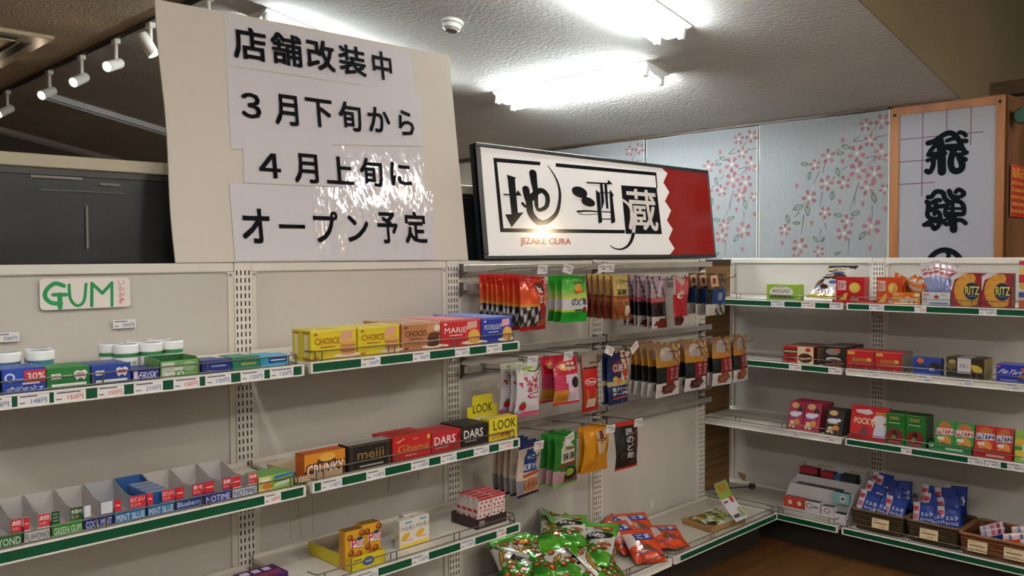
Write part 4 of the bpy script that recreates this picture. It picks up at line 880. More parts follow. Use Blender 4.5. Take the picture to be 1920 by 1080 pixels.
carton('gum_box', 'low navy mint box with white capital letters', 'gum box', LEFT, -.462, -.358, zA, .068, .10, .030, '#1d2c86', lambda A: (A.rect(.05, .1, .2, .9, '#d8d4e0'), A.text('FRISK', .25, .2, .95, .8, '#e0e0ee', .03, .15)), group='gum boxes', top='#1c2a7e', topart=lambda A: A.rect(.2, .35, .8, .5, '#6a80c8'))
t = tray_box('gum_box', 'open light green gum tray with white pictures', 'gum box', LEFT, -.3715, -.357, zA, .107, .10, .052, '#6aa05a', inner='#1c5a2c', fh=.046, group='gum boxes', art=lambda A: (A.rect(.05, .05, .36, .92, '#c2d2bc'), A.rect(.34, .42, .58, .62, '#e0e6e0'), A.ell(.74, .62, .16, .3, '#9abf8a'), A.text('ACUO', .1, .1, .6, .36, '#f0f4f0', .04)))
carton('gum_box', 'small navy gum box with a white tab', 'gum box', LEFT, -.266, -.356, zA, .086, .085, .037, '#1c2f7c', lambda A: (A.rect(.3, .5, .8, .62, '#8aa0d8'), A.rect(.08, .15, .4, .3, '#4a66b0')), group='gum boxes', top='#2a3f8a', topart=lambda A: (A.rect(.1, .3, .6, .5, '#6f86c8'), A.rect(.72, .5, .98, .95, '#dcdce4')))
carton('gum_box', 'small teal gum box with a white tab', 'gum box', LEFT, -.179, -.356, zA, .084, .085, .039, '#1c7a5c', lambda A: (A.rect(.3, .4, .85, .56, '#b09a4a'), A.rect(.05, .1, .5, .2, '#16604a')), group='gum boxes', top='#2c8a6a', topart=lambda A: A.rect(.72, .5, .98, .95, '#dcdce4'))
carton('gum_box', 'small sky blue gum box at the end of the gum shelf', 'gum box', LEFT, -.092, -.356, zA, .088, .085, .036, '#2f9cc0', lambda A: (A.poly([(.3, .35), (.95, .45), (.95, .9), (.3, .8)], '#1e3f8e'), A.rect(.36, .55, .9, .66, '#cfd8e8')), group='gum boxes', top='#3aa6c8', topart=lambda A: A.rect(.74, .6, .98, .95, '#cfe0e8'))
def bottle(x, y, band, label):
    t = empty('gum_bottle', (x, y, zA)); tag(t, label, 'bottle', 'white gum bottles')
    b = MB(); b.lathe([(.001, 0), (.030, 0), (.031, .004), (.031, .052), (.0305, .056), (.0305, .062)], 0, 0, 22, ['#d8d8d6', '#d8d8d6', '#dcdcda', band, band]); b.build('jar', 'plastic', t)
    b = MB(); b.lathe([(.0315, .062), (.0325, .064), (.0325, .083), (.031, .0855), (.027, .0865), (.026, .085), (.001, .085)], 0, 0, 22, ['#e8e8e8', '#e8e8e8', '#f0f0f0', '#eaeaea', '#b8c0c0', '#8c9a98']); b.build('lid', 'plastic', t)
    b = MB(); A = Art(); A.text('ACUO', -.5, .018, .5, .042, '#4f7a6a', .02); A.to(b, lambda u, v, q: (.0316*math.sin(u), -.0316*math.cos(u), v)); b.build('lettering', 'card', t)
G_, B_ = '#2e7a44', '#3a6a88'
for x, y, bd, lb in ((-.800, -.175, B_, 'white gum bottle with a blue band at the very picture edge'), (-.742, -.205, B_, 'white gum bottle with a blue band behind the blue gum box'), (-.668, -.215, B_, 'front white gum bottle with a blue band'), (-.655, -.148, B_, 'rear white gum bottle with a blue band'),
                     (-.478, -.168, G_, 'rear white gum bottle with a green band, nearest the blue gum box'), (-.459, -.222, G_, 'front white gum bottle with a green band, nearest the blue gum box'), (-.394, -.222, G_, 'front white gum bottle with a green band in the middle'), (-.400, -.158, G_, 'rear white gum bottle with a green band in the middle'),
                     (-.328, -.205, G_, 'white gum bottle with a green band, last by the post'), (-.335, -.14, G_, 'rear white gum bottle with a green band, by the post')):
    bottle(x, y, bd, lb)

# ---------------------------------------------------------------- gum trays (shelf B)
zB = .7965+DECK
def gum_tray(xa, xb, c, ear, txt, ink, label, el=.30, er=.32, words=('コメリ', ''), packs=None, white=False, fh=.030, inner='#b9b2ae'):
    w_ = xb-xa-.002; d = .22; t = empty('gum_tray', ((xa+xb)/2, -.357, zB)); tag(t, label, 'gum tray', 'chewing gum trays')
    th = .0014; H = .064; b = MB(); cw = w_/2
    b.box(-cw, cw, 0, d, 0, th, inner); b.box(-cw, cw, d-th, d, 0, H, inner)
    for s_ in (-1, 1):
        x0, x1 = (-cw, -cw+th) if s_ < 0 else (cw-th, cw)
        b.prism([(0, 0), (d, 0), (d, H), (d*.6, H*.62), (0, fh+.012)], x0, x1, inner, axis='x')
    e0 = -cw+w_*el; e1 = cw-w_*er; r = .005
    pts = [(-cw, 0), (cw, 0), (cw, H), (e1, H), (e1, fh+r)]+[(e1-r+r*math.cos(a), fh+r-r*math.sin(a)) for a in (R(45), R(90))]+[(e0+r-r*math.sin(a)*1.0, fh+r-r*math.cos(a)) for a in (0, R(45))]+[(e0, fh+r), (e0, H), (-cw, H)]
    b.prism(pts, 0, th, c); b.build('tray', 'card', t)
    A = Art(); hh = H
    for (u0, u1, cc) in ((-cw, e0, ear[0]), (e1, cw, ear[1])):
        A.rect(u0+.0004, fh+.0035, u1-.0004, H-.0004, cc, True)
    if ear[0] not in ('#c9222c',): 
        for k in range(3): A.rect(-cw+w_*.05, fh+.010+k*.008, e0-w_*.05, fh+.0125+k*.008, lighten(ear[0], .55), True)
    else: A.rect(-cw+w_*.06, fh+.017, e0-w_*.04, fh+.020, '#e8c8c8', True)
    u0, u1 = e1+w_*.03, cw-w_*.03
    if words[0]: A.text(words[0], u0, fh+.019, u1, fh+.030, '#f0e4e0', .03)
    if words[1]: A.text(words[1], u0, fh+.007, u0+(u1-u0)*.7, fh+.016, '#f0e4e0', .03)
    A.text(txt, -cw+w_*.06, .006, cw-w_*.05, .023, ink, .03)
    p = MB(); A.to(p, lambda u, v, q: (u, -.0004-q, v), .00018); p.build('printed_label', 'card', t)
    if packs:
        for k, cc in enumerate(packs):
            y = .012+k*.034
            p = MB(); p.cbox(-cw+.004, cw-.004, y, y+.031, .002, .060, cc, .003)
            for m_ in range(4): p.box(-cw+.008, cw-.008, y+.004+m_*.007, y+.006+m_*.007, .060, .0604, ('#8fb4d8', '#d0b060')[m_ % 2])
            p.build('gum_pack', 'card', t)
    return t
RE = '#c9222c'
gum_tray(-.832, -.757, '#2c7a34', ('#e4e0de', RE), 'BEYOND', '#e2e8e0', 'green gum tray with white letters at the picture edge', words=('超', 'スッキリ'))
gum_tray(-.756, -.696, '#d8d4d2', (RE, RE), 'FLAVONO', '#7a7a7c', 'white gum tray with grey letters and red corners', el=.22, er=.45, words=('超', 'スッキリ'))
gum_tray(-.695, -.622, '#3f9a34', ('#1c4a24', '#1c4a24'), 'GREEN GUM', '#d8e8d0', 'green gum tray with dark green corners', el=.26, er=.40, words=('刺激の', 'ミント'))
gum_tray(-.621, -.550, '#22328a', ('#d2d4dc', '#d2d4dc'), 'COOL MINT', '#e0e2ee', 'navy gum tray with pale corners', el=.24, er=.42, words=('', ''))
gum_tray(-.549, -.467, '#2f7cb8', (RE, RE), 'MINT BLUE', '#e0e8f0', 'light blue gum tray with red corners, beside the navy one', el=.22, er=.52, words=('ほどよい', 'ミント'), inner='#a8a8ac')
gum_tray(-.466, -.392, '#2f7cb8', (RE, RE), 'MINT BLUE', '#e0e8f0', 'light blue gum tray filled with blue gum packs', el=.22, er=.46, words=('ほどよい', 'ミント'), packs=['#1f4f8e', '#244f90', '#1f4f8e', '#244f90'], inner='#2c5c96')
gum_tray(-.391, -.312, '#26468e', (RE, RE), 'Blueberry', '#cfd8ec', 'navy blueberry gum tray with red corners', el=.30, er=.40, words=('香る', 'フルーティ'))
gum_tray(-.311, -.231, '#2138a0', (RE, RE), 'NOTIME', '#e4e6f2', 'deep blue gum tray with white letters', el=.36, er=.32, words=('歯磨', 'ミント'))
gum_tray(-.230, -.152, '#d6d2d6', (RE, RE), 'NOTIME', '#5a6aa8', 'white gum tray with blue letters and red corners', el=.34, er=.34, words=('歯磨', 'ミント'))
def hic(A):
    A.rect(0, 0, .36, 1, '#cfc87a'); A.ell(.24, .36, .14, .24, '#d88a3a'); A.rect(.08, .68, .3, .86, '#e6e2d4'); A.poly([(.4, .72), (1, .86), (1, 1), (.46, .92)], '#3a6ab8'); A.poly([(.4, .25), (.8, .3), (1, .6), (.7, .55), (.5, .5)], '#dfe8d4'); A.poly([(.45, .5), (1, .66), (1, .78), (.5, .66)], '#2f8a34')
carton('candy_box', 'green and yellow candy box at the end of the gum tray row', 'candy box', LEFT, -.092, -.357, zB, .112, .085, .046, '#8fc040', hic, top='#7ab060', side='#b8c860')

# ---------------------------------------------------------------- shelf E
zE = .485+DECK
tray_box('card_tray', 'bright yellow card tray holding two snack boxes', 'tray', LEFT, .2275, -.358, zE, .128, .25, .044, '#d9c62a', inner='#a89a86', fh=.046, art=lambda A: (A.ell(.50, .52, .17, .30, '#34508c'), A.rect(.4, .45, .6, .6, '#c8d0dc'), A.rect(.06, .72, .3, .82, '#8a7a2a')))
def pucca(A):
    A.rect(0, 0, 1, 1, '#d9a324'); rnd = random.Random(5)
    for cu, cv in ((.25, .82), (.8, .72), (.3, .42), (.72, .36), (.25, .16), (.7, .12), (.9, .9), (.5, .28)): A.ell(cu, cv, .17, .085, '#7a3a16'); A.ell(cu-.03, cv+.02, .11, .055, '#b8662a')
    A.rect(.28, .55, .98, .74, '#ece0dc'); A.text('P', .32, .52, .58, .78, '#c22a34', .05); A.text('ucca', .58, .58, .98, .70, '#c22a34', .04); A.rect(.6, .72, .86, .80, '#23356e')
for k, x in enumerate((.191, .263)):
    carton('snack_box', ('yellow snack box with brown nuts, the one nearer the gum bay', 'yellow snack box with brown nuts, the one nearer the lemon candy')[k], 'snack box', LEFT, x, -.335+.01*k, zE+.002, .067, .04, .122+.004*k, '#c88f1e', pucca, group='yellow snack boxes', top='#7a5a1e', yaw=R(-4))
def lemon(A):
    A.rect(0, 0, 1, 1, '#ddd6cc'); A.rect(0, 0, 1, .16, '#e0c64a'); A.text('ハイレモン', .08, .62, .95, .78, '#1c1c1e', .05); A.rect(.35, .86, .8, .93, '#5fa8c8'); A.ell(.38, .42, .3, .11, '#d8b02a', rot=.3); A.rect(.2, .26, .85, .31, '#d8a0a0')
for k, (x, y, lb) in enumerate(((.428, -.30, 'white lemon candy box, front one'), (.495, -.295, 'white lemon candy box beside the front one'), (.480, -.255, 'white lemon candy box standing behind the front pair'))):
    carton('candy_box', lb, 'candy box', LEFT, x, y, zE, .062, .03, .098, '#d6d0c6', lemon, group='lemon candy boxes', left=lambda A: (A.rect(.2, .3, .8, .5, '#c8b86a'),), yaw=R(-3))
tray_box('card_tray', 'dark brown card tray under the strawberry candy boxes', 'tray', LEFT, .800, -.325, zE, .150, .14, .040, '#33201e', fh=.036, art=lambda A: A.rect(.08, .2, .25, .8, '#8a8284'))
def apollo(A):
    A.rect(0, 0, 1, 1, '#dccfca')
    for j in range(6):
        for i in range(3):
            if j in (3,): continue
            A.ell(.18+i*.32+(j % 2)*.1, .10+j*.145, .075, .045, '#b8323c', 8, True)
    A.text('アポロ', .1, .50, .9, .60, '#c2222c', .05); A.rect(0, .92, 1, 1, '#b8323c'); A.ell(.7, .30, .12, .06, '#5a2a22')
n = 0
for i, x in enumerate((.766, .836)):
    for k in range(4):
        o = carton('candy_box', 'strawberry candy box in the dark tray, %s box of the line %s' % (ORD[k], ('nearer the lemon candy', 'nearer the hanging bags')[i]), 'candy box', LEFT, x, -.318+.030*k, zE+.003, .066, .026, .108, '#d4c6c0', apollo, group='strawberry candy boxes', top='#b8323c', left=lambda A: (A.rect(.1, .5, .9, .6, '#c2222c'), [A.ell(.5, .15+.2*q, .2, .05, '#b8323c', 8, True) for q in range(2)]), lean=R(4))
carton('candy_box', 'purple candy box just showing above the picture edge', 'candy box', LEFT, -.115, -.345, .46+DECK, .13, .09, .085, '#4a1c5e', lambda A: A.rect(.1, .3, .9, .7, '#b8486a'), top='#4f2060', topart=lambda A: (A.rect(.08, .55, .28, .85, '#cfc4d4'), A.rect(.36, .55, .54, .85, '#cfc4d4'), A.rect(.62, .55, .80, .85, '#cfc4d4'), A.rect(.1, .05, .9, .4, '#8a3a56')))
# ================================================================== hanging bags
def pouch_fn(w_, h, t, seal, wr, seed, sag=0.0):
    rnd = random.Random(seed); ph = [rnd.uniform(0, 6.28) for _ in range(6)]
    def prof(u, v):
        e = max(0.0, 1-abs(2*u-1)**2.4)**.7
        s0 = min(1.0, max(0.0, (v*h-seal)/(h*.22))); s1 = min(1.0, max(0.0, ((1-v)*h-seal)/(h*.30)))
        g = math.sin(s0*math.pi/2)*math.sin(s1*math.pi/2)
        return t/2*e*g*(1+sag*(.5-v))+wr*e*(.25+g)*(math.sin(u*11+v*7+ph[0])+.7*math.sin(u*5-v*13+ph[1])+.5*math.sin(u*23+v*3+ph[2]))*.5
    return prof
def pouch(w_, h, t, colfn, art=None, seal=.014, wr=.0016, seed=1, nx=14, nz=22, material='film', hole=True, sag=.25, back=None, crimp=.0012):
    """flat bag hung from its top edge: local origin at the hole, front towards -y"""
    f = pouch_fn(w_, h, t, seal, wr, seed, sag)
    def P(u, v, off=0.0, side=1):
        y = -side*(f(u, v)+.0006)-off*side
        pinch = 1-.05*math.sin(math.pi*min(1, max(0, v)))*min(1, t/.03)+.012*math.sin(v*9+seed)
        y += .006*math.sin(v*4.2+seed*1.3)*(u-.5)+.004*math.sin(v*5+seed)
        cz = crimp*math.sin(u*w_*900) if (v < .02 or v > .98) else 0
        return ((u-.5)*w_*pinch, y, (v-1)*h+.012+cz*.6)
    b = MB()
    for side in (1, -1):
        g = [P(i/nx, j/nz, 0, side) for j in range(nz+1) for i in range(nx+1)]
        for j in range(nz):
            for i in range(nx):
                c = colfn((i+.5)/nx, (j+.5)/nz) if (side == 1 or back is None) else back
                q = (j*(nx+1)+i, j*(nx+1)+i+1, (j+1)*(nx+1)+i+1, (j+1)*(nx+1)+i)
                b.add([g[k] for k in (q if side == 1 else q[::-1])], [(0, 1, 2, 3)], c, True)
    for i in range(2):
        u = i
        for j in range(nz): b.quad(P(u, j/nz), P(u, (j+1)/nz), P(u, (j+1)/nz, 0, -1), P(u, j/nz, 0, -1), colfn(min(.99, max(.01, u)), (j+.5)/nz))
    me = b.data('bag', material)
    # weld the grid so that it shades as one surface
    import bmesh
    bm = bmesh.new(); bm.from_mesh(me); bmesh.ops.remove_doubles(bm, verts=bm.verts, dist=1e-5); bm.to_mesh(me); bm.free()
    pm = None
    if art:
        A = Art(); art(A); A.fine(.11); p = MB(); A.to(p, lambda u, v, q: P(u, v, .0007+q), .0002); pm = p.data('printed_label', material)
    return me, pm
def hang(kind, label, cat, x, y, z, group, yaw=0.0, tilt=0.0, name='snack_bag'):
    me, pm = kind
    o = bpy.data.objects.new(name, me); col.objects.link(o); o.location = (x, y, z); o.rotation_euler = (tilt, 0, yaw)
    tag(o, label, cat, group)
    if pm:
        p = bpy.data.objects.new('printed_label', pm); col.objects.link(p); p.parent = o
    return o
def bands(*b_):
    """colour by height: (upper limit of v, colour)"""
    bb = [(v, lin(c)) for v, c in b_]
    def f(u, v):
        for lim, c in bb:
            if v <= lim: return c
        return bb[-1][1]
    return f
def mixc(a, b_, t): a, b_ = lin(a), lin(b_); return tuple(a[i]*(1-t)+b_[i]*t for i in range(3))+(1,)

# bars and hooks --------------------------------------------------
BARS = (1.455, 1.382, 1.115, 1.052, .790, .722)
for s_, (x0, bay) in enumerate(((.9, 'in the bay beside the biscuits'), (1.8, 'in the corner bay'))):
    for k, z in enumerate(BARS):
        t = empty('hook_bar', (x0, 0, z)); tag(t, 'grey steel hook bar %s, %s from the top' % (bay, ('first', 'second', 'third', 'fourth', 'fifth', 'lowest')[k]), 'hook bar', 'hook bars')
        b = MB(); b.cbox(.012, .90+.012*s_, -.056, -.050, -.014, .014, '#a8a49c', .0015); b.build('bar', 'steel', t)
        for xx in (.034, .862):
            b = MB(); b.prism([(-.003, -.045), (-.003, .018), (-.056, .014), (-.056, -.014), (-.02, -.03)], xx, xx+.003, '#5b564e', axis='x'); b.build('bracket', 'enamel', t)
def hook(x, z, ln, label, zt=None, tag_x=None, price='100円', colr=BL, tilt=0.0):
    t = empty('display_hook', (x, -.056, z)); tag(t, label, 'hook', 'display hooks')
    b = MB(); b.tube([(0, 0, -.004), (0, -ln*.5, .004), (0, -ln+.02, .012), (0, -ln+.006, .018), (0, -ln, .030)], .0028, '#6d6962', 6); b.build('prong', 'wire', t)
    b = MB(); b.cbox(-.012, .012, -.003, .010, -.018, .018, '#77726a', .001); b.build('clip', 'steel', t)
    if zt is not None:
        b = MB(); dx = (tag_x-x); h = zt-z
        b.tube([(0, 0, h-.012), (dx*.4, -ln*.5, h+.0), (dx, -ln-.012, h+.004)], .0018, '#4a463f', 5); b.build('ticket_arm', 'wire', t)
        b = MB(); b.box(-.028, .028, -.0012, 0, -.017, .017, '#dedad8'); o = b.build('price_card', 'card', t); o.location = (dx, -ln-.014, h-.004); o.rotation_euler = (R(8), tilt, R(random.uniform(-6, 6)))
        A = Art(); A.rect(-.022, .006, .014, .009, '#56525a'); A.text(price, -.004, -.010, .024, .003, colr, .01)
        b = MB(); A.to(b, lambda u, v, q: (u, -.0014-q, v), .0001); b.build('lettering', 'card', o)
    return t

NTH = ['front', 'second', 'third', 'fourth', 'fifth', 'sixth', 'seventh', 'rearmost']
def row(kind, desc, cat, x, z, y0, step, n, grp, yaw=5, name='snack_bag', jit=.004):
    for k in range(n):
        hang(kind, desc.format(NTH[k] if k < n-1 or n == 1 else ('rearmost' if n > 2 else 'second')), cat, x+random.uniform(-jit, jit), y0+step*k, z+.0015*k, grp, R(random.uniform(-yaw, yaw)), R(random.uniform(-2, 3)), name)

# --- top row
def c_plum(u, v):
    if v > .93: return lin('#b8241c')
    if v > .50: return mixc('#c8321c', '#d8561c', min(1, (v-.5)/.4) if False else 1-(v-.5)/.43)
    if v > .44: return lin('#d08a30')
    if v < .07: return lin('#a01c1c')
    k = math.sin(u*17+v*23)+math.sin(u*31-v*11)
    return lin('#c8c4c4') if k > .7 else (lin('#2a2628') if k < -.2 else lin('#76706e'))
plum = pouch(.155, .205, .03, c_plum, lambda A: (A.poly([(.50, .92), (.70, .90), (.98, .12), (.78, .12)], '#a81c20'), A.text('梅', .56, .68, .86, .90, '#1a1614', .06), A.text('ぼし', .62, .50, .90, .66, '#e6dcc0', .04), A.ell(.80, .14, .16, .07, '#b8501c')), seed=2, material='foil', wr=.003, nx=24, nz=36)
row(plum, 'red and silver plum bag on the top row, {} of its hook', 'snack bag', 1.046, 1.409, -.300, .030, 8, 'red plum bags')
hook(1.046, 1.382, .30, 'hook carrying the red plum bags', 1.455, 1.028, '178円')
def c_nodo(u, v):
    if v > .72: return mixc('#3fae2a', '#1d8a24', (v-.72)/.28)
    if v > .52: return mixc('#c8cf6a', '#4aae30', (v-.52)/.2)
    if v > .27: return lin('#cfcdd2')
    if v > .22: return lin('#b8c832')
    return lin('#1f9a2a')
nodo = pouch(.152, .186, .022, c_nodo, lambda A: (A.ell(.62, .75, .16, .10, '#cf8a1e'), A.poly([(.38, .68), (.5, .62), (.85, .66), (.9, .70), (.6, .66)], '#b8401e'), A.text('の', .30, .36, .56, .52, '#2c3a2e', .03), A.text('ど飴', .56, .37, .92, .53, '#2c3a2e', .04), A.ell(.82, .27, .09, .06, '#8a1c24'), A.rect(.42, .24, .70, .28, '#234a28')), seed=3)
row(nodo, 'green throat candy bag on the top row, {} of its hook', 'candy bag', 1.292, 1.408, -.300, .036, 3, 'green throat candy bags', name='candy_bag')
hook(1.292, 1.382, .30, 'hook carrying the green throat candy bags', 1.455, 1.174, '198円', tilt=R(12))
def c_gold(u, v):
    edge = abs(u-.5) > .42
    if edge: return lin('#7a1a1e')
    if v > .55: return lin('#b8a45c')
    if v > .50: return lin('#6a4a20')
    if v > .40: return lin('#a86a2a')
    return mixc('#5a2414', '#8a5a24', abs(math.sin(u*9+v*8)))
gold = pouch(.137, .187, .022, c_gold, lambda A: (A.ring(.5, .86, .22, .06, .03, '#5a6a4a'), A.text('黒糖', .22, .56, .80, .70, '#3a2a12', .05), A.ell(.40, .24, .24, .14, '#8a4418'), A.ell(.74, .20, .16, .12, '#cfc0a0'), A.rect(.2, .46, .9, .50, '#9a3020')), seed=4)
row(gold, 'gold and maroon candy bag on the top row, {} of its hook', 'candy bag', 1.590, 1.404, -.300, .034, 5, 'gold candy bags', name='candy_bag')
hook(1.590, 1.382, .30, 'hook carrying the gold candy bags', 1.455, 1.384, '198円', tilt=R(-10))
def c_pink(u, v):
    if v > .60: return lin('#b09aa0') if abs(math.sin(u*7+v*6)) > .35 else lin('#5a4a54')
    if v > .50: return lin('#b04a58')
    if v > .24: return lin('#221f20')
    return lin('#c9c2c2') if (u+.4*math.sin(v*20)) < .55 else lin('#7a2420')
pink = pouch(.126, .236, .016, c_pink, lambda A: (A.poly([(.3, .62), (.55, .98), (.75, .98), (.5, .62)], '#c8bcc4'), A.ell(.62, .12, .22, .07, '#7a2a22'), A.rect(.08, .54, .9, .56, '#c87a84')), seed=5, wr=.003, material='foil')
row(pink, 'long pink and black dried snack bag, {} of its hook', 'snack bag', 1.93, 1.392, -.262, .034, 6, 'pink and black snack bags', yaw=8)
hook(1.93, 1.382, .28, 'hook carrying the long pink and black bags', 1.455, 1.456, '300円')
def c_red2(u, v):
    if v > .62: return lin('#c0a8a8') if u < .7 else lin('#a82a34')
    if v > .20: return lin('#a81c28')
    return lin('#c8bab0') if u > .5 else lin('#5a2a20')
red2 = pouch(.126, .225, .016, c_red2, lambda A: (A.poly([(.1, .60), (.5, .74), (.92, .60), (.92, .95), (.5, .80), (.1, .98)], '#c4545c'), A.ell(.34, .60, .12, .05, '#dfd4cc'), A.ell(.37, .60, .06, .03, '#2a1c1c'), A.ell(.4, .10, .25, .09, '#4a2018')), seed=6, wr=.003, material='foil')
row(red2, 'long red snack bag hanging in front of the pink and black ones', 'snack bag', 2.034, 1.392, -.312, .034, 1, 'long red bags')
hook(2.034, 1.382, .28, 'hook carrying the single long red bag')
def c_blue(u, v):
    if v > .62: return lin('#6a4f2c') if math.sin(u*13+v*9) > -.2 else lin('#3a3226')
    if v > .26: return lin('#1f3f7c') if u > .2 else lin('#20282e')
    return lin('#c9c0ba') if u < .45 else (lin('#4a463c') if math.sin(u*21+v*30) > 0 else lin('#a8a29a'))
blue = pouch(.166, .206, .018, c_blue, lambda A: (A.poly([(.06, .96), (.46, .98), (.50, .70), (.12, .68)], '#c89a6a'), A.poly([(.12, .93), (.40, .95), (.40, .74), (.17, .74)], '#cfc8c4'), A.rect(.18, .76, .36, .90, '#8a3420'), A.text('珍味', .52, .34, .72, .56, '#cfd4dc', .03), A.rect(.1, .2, .9, .215, '#e0dcd4')), seed=7, wr=.0025, material='foil')
row(blue, 'blue fish snack bag at the corner end of the top row, {} of its hook', 'snack bag', 2.368, 1.400, -.300, .062, 3, 'blue fish snack bags', yaw=4)
hook(2.368, 1.382, .345, 'long hook carrying the blue fish snack bags')
# --- middle row
def c_straw(u, v):
    if v < .07: return lin('#c05a70')
    if v > .84: return lin('#cfd0c0')
    k = math.sin(u*14+v*4)*math.sin(v*26+u*3)
    if .58 < v < .86 and k > .45: return lin('#b8404a')
    return lin('#d8d0d6')
straw = pouch(.127, .197, .022, c_straw, lambda A: (A.vtext('いちご', .64, .34, .92, .80, '#b8283c', .06), A.vtext('みるく', .38, .34, .62, .72, '#b8283c', .05), A.ell(.24, .20, .13, .085, '#c2202c'), A.poly([(.14, .27), (.24, .32), (.34, .27), (.24, .25)], '#3f8a34'), A.ell(.5, .94, .25, .03, '#9ab84a'), A.ell(.16, .10, .12, .04, '#9ab4d8')), seed=8)
row(straw, 'white strawberry milk candy bag on the middle row, {} of its hook', 'candy bag', 1.016, 1.072, -.300, .041, 3, 'strawberry milk candy bags', name='candy_bag')
hook(1.016, 1.052, .30, 'hook carrying the strawberry milk candy', 1.115, .971, '178円')
def c_cand(u, v):
    if v < .06: return lin('#b8243a')
    if v > .62: return lin('#b81c30')
    if u+.35*v > .62 and v < .62: return lin('#cfb8c4')
    if v < .3: return lin('#b87a34')
    return lin('#c2385a')
cand = pouch(.149, .187, .024, c_cand, lambda A: (A.ell(.38, .80, .18, .07, '#d8a050'), A.text('あめ', .52, .72, .86, .90, '#ecd8dc', .05), A.ell(.80, .46, .16, .12, '#2a1a1c'), A.ell(.35, .22, .20, .10, '#c8842a'), A.rect(.5, .1, .7, .34, '#d8c0d0')), seed=9)
row(cand, 'red and pink candy bag on the middle row, {} of its hook', 'candy bag', 1.234, 1.082, -.300, .062, 2, 'red and pink candy bags', name='candy_bag')
hook(1.234, 1.052, .30, 'hook carrying the red and pink candy', 1.115, 1.173, '178円')
def c_choc(u, v):
    if v < .06: return lin('#a81c18')
    if abs(u-.5) > .40: return lin('#7a2a16')
    if v > .78: return lin('#9a8a7c')
    if v > .33: return lin('#b81f1a')
    return lin('#c8b8a0') if abs(u-.5) < .26 and v < .24 else lin('#a82a1a')
choc = pouch(.110, .235, .020, c_choc, lambda A: (A.ell(.48, .53, .36, .065, '#d8c8c4'), A.ell(.48, .53, .33, .055, '#b81f1a'), A.text('Choco', .20, .50, .78, .56, '#ece4e0', .06), A.rect(.2, .24, .28, .4, '#c87a2a'), A.rect(.68, .24, .76, .4, '#c87a2a'), A.rect(.12, .76, .85, .79, '#3a1c16')), seed=10, wr=.003, nz=26)
row(choc, 'narrow red chocolate bag with a clear loop top', 'chocolate bag', 1.388, 1.080, -.300, .03, 1, 'narrow red bag', name='chocolate_bag')
hook(1.388, 1.052, .30, 'hook carrying the narrow red chocolate bag', 1.115, 1.431, '178円', RD, R(20))
def c_navy(u, v):
    if u > .58 and v > .44: return lin('#c9beb0') if math.sin(u*20+v*16) > -.4 else lin('#a83a24')
    if .38 < v < .46: return lin('#a89a6a')
    return lin('#1c2750')
navy = pouch(.158, .222, .024, c_navy, lambda A: (A.ell(.42, .72, .30, .13, '#6a2430'), A.text('CUBE', .20, .64, .66, .78, '#d8ccc0', .05), A.ell(.30, .50, .12, .05, '#c89a4a'), A.ell(.48, .46, .12, .05, '#b8783a'), A.ell(.78, .60, .14, .08, '#b03a24'), A.text('生クリーム', .14, .26, .90, .34, '#dcdce4', .05), A.text('チーズ味', .14, .17, .90, .245, '#dcdce4', .05), A.rect(.16, .11, .92, .145, '#c8502c')), seed=11)
row(navy, 'navy nut and cheese bag on the middle row, {} of its hook', 'snack bag', 1.586, 1.074, -.300, .034, 2, 'navy nut bags')
hook(1.586, 1.052, .30, 'hook carrying the navy nut bags', 1.115, 1.601, '178円', RD, R(-35))
def c_brown(win):
    def f(u, v):
        if v > .58:
            if u > .74: return lin('#8a6238') if math.sin(u*30+v*40) > 0 else lin('#b89a70')
            return mixc('#b8802c', '#8a6a4e', min(1, max(0, (v-.66)/.3)))
        if v > .29: return lin('#1e2220') if u < .38 else lin('#8a1e20')
        d = (u-.52)**2/.10+(v-.15)**2/.014
        return lin(win) if d < 1 else lin('#cdc9c6')
    return f
for k, (x, w_, n, win, st, where) in enumerate(((1.944, .196, 5, '#6a2e1c', .036, 'nearest the navy bag'), (2.178, .174, 3, '#4a2018', .036, 'second pile from the navy bag'), (2.414, .158, 2, '#8a4a30', .045, 'third pile from the navy bag'), (2.594, .164, 2, '#96502e', .045, 'last pile at the corner'))):
    br = pouch(w_, .233, .022, c_brown(win), lambda A: (A.poly([(.14, .72), (.60, .70), (.66, .80), (.60, .93), (.44, .975), (.26, .955), (.16, .86)], '#a89c98'), A.poly([(.60, .70), (.74, .76), (.70, .93), (.60, .93), (.66, .80)], '#7a4a30'), A.vtext('炭火焼', .50, .32, .66, .56, '#c09a98', .01), A.vtext('焼鳥屋', .74, .32, .90, .56, '#c09a98', .01), A.ell(.52, .15, .22, .06, lighten(win, .12))), seed=20+k, wr=.0025, material='foil')
    row(br, 'brown, black and red grilled snack bag, %s, {}' % where, 'snack bag', x, 1.077, -.300, st, n, 'grilled snack bags', yaw=6)
    hook(x, 1.052, .31, 'hook carrying grilled snack bags, %s' % where)
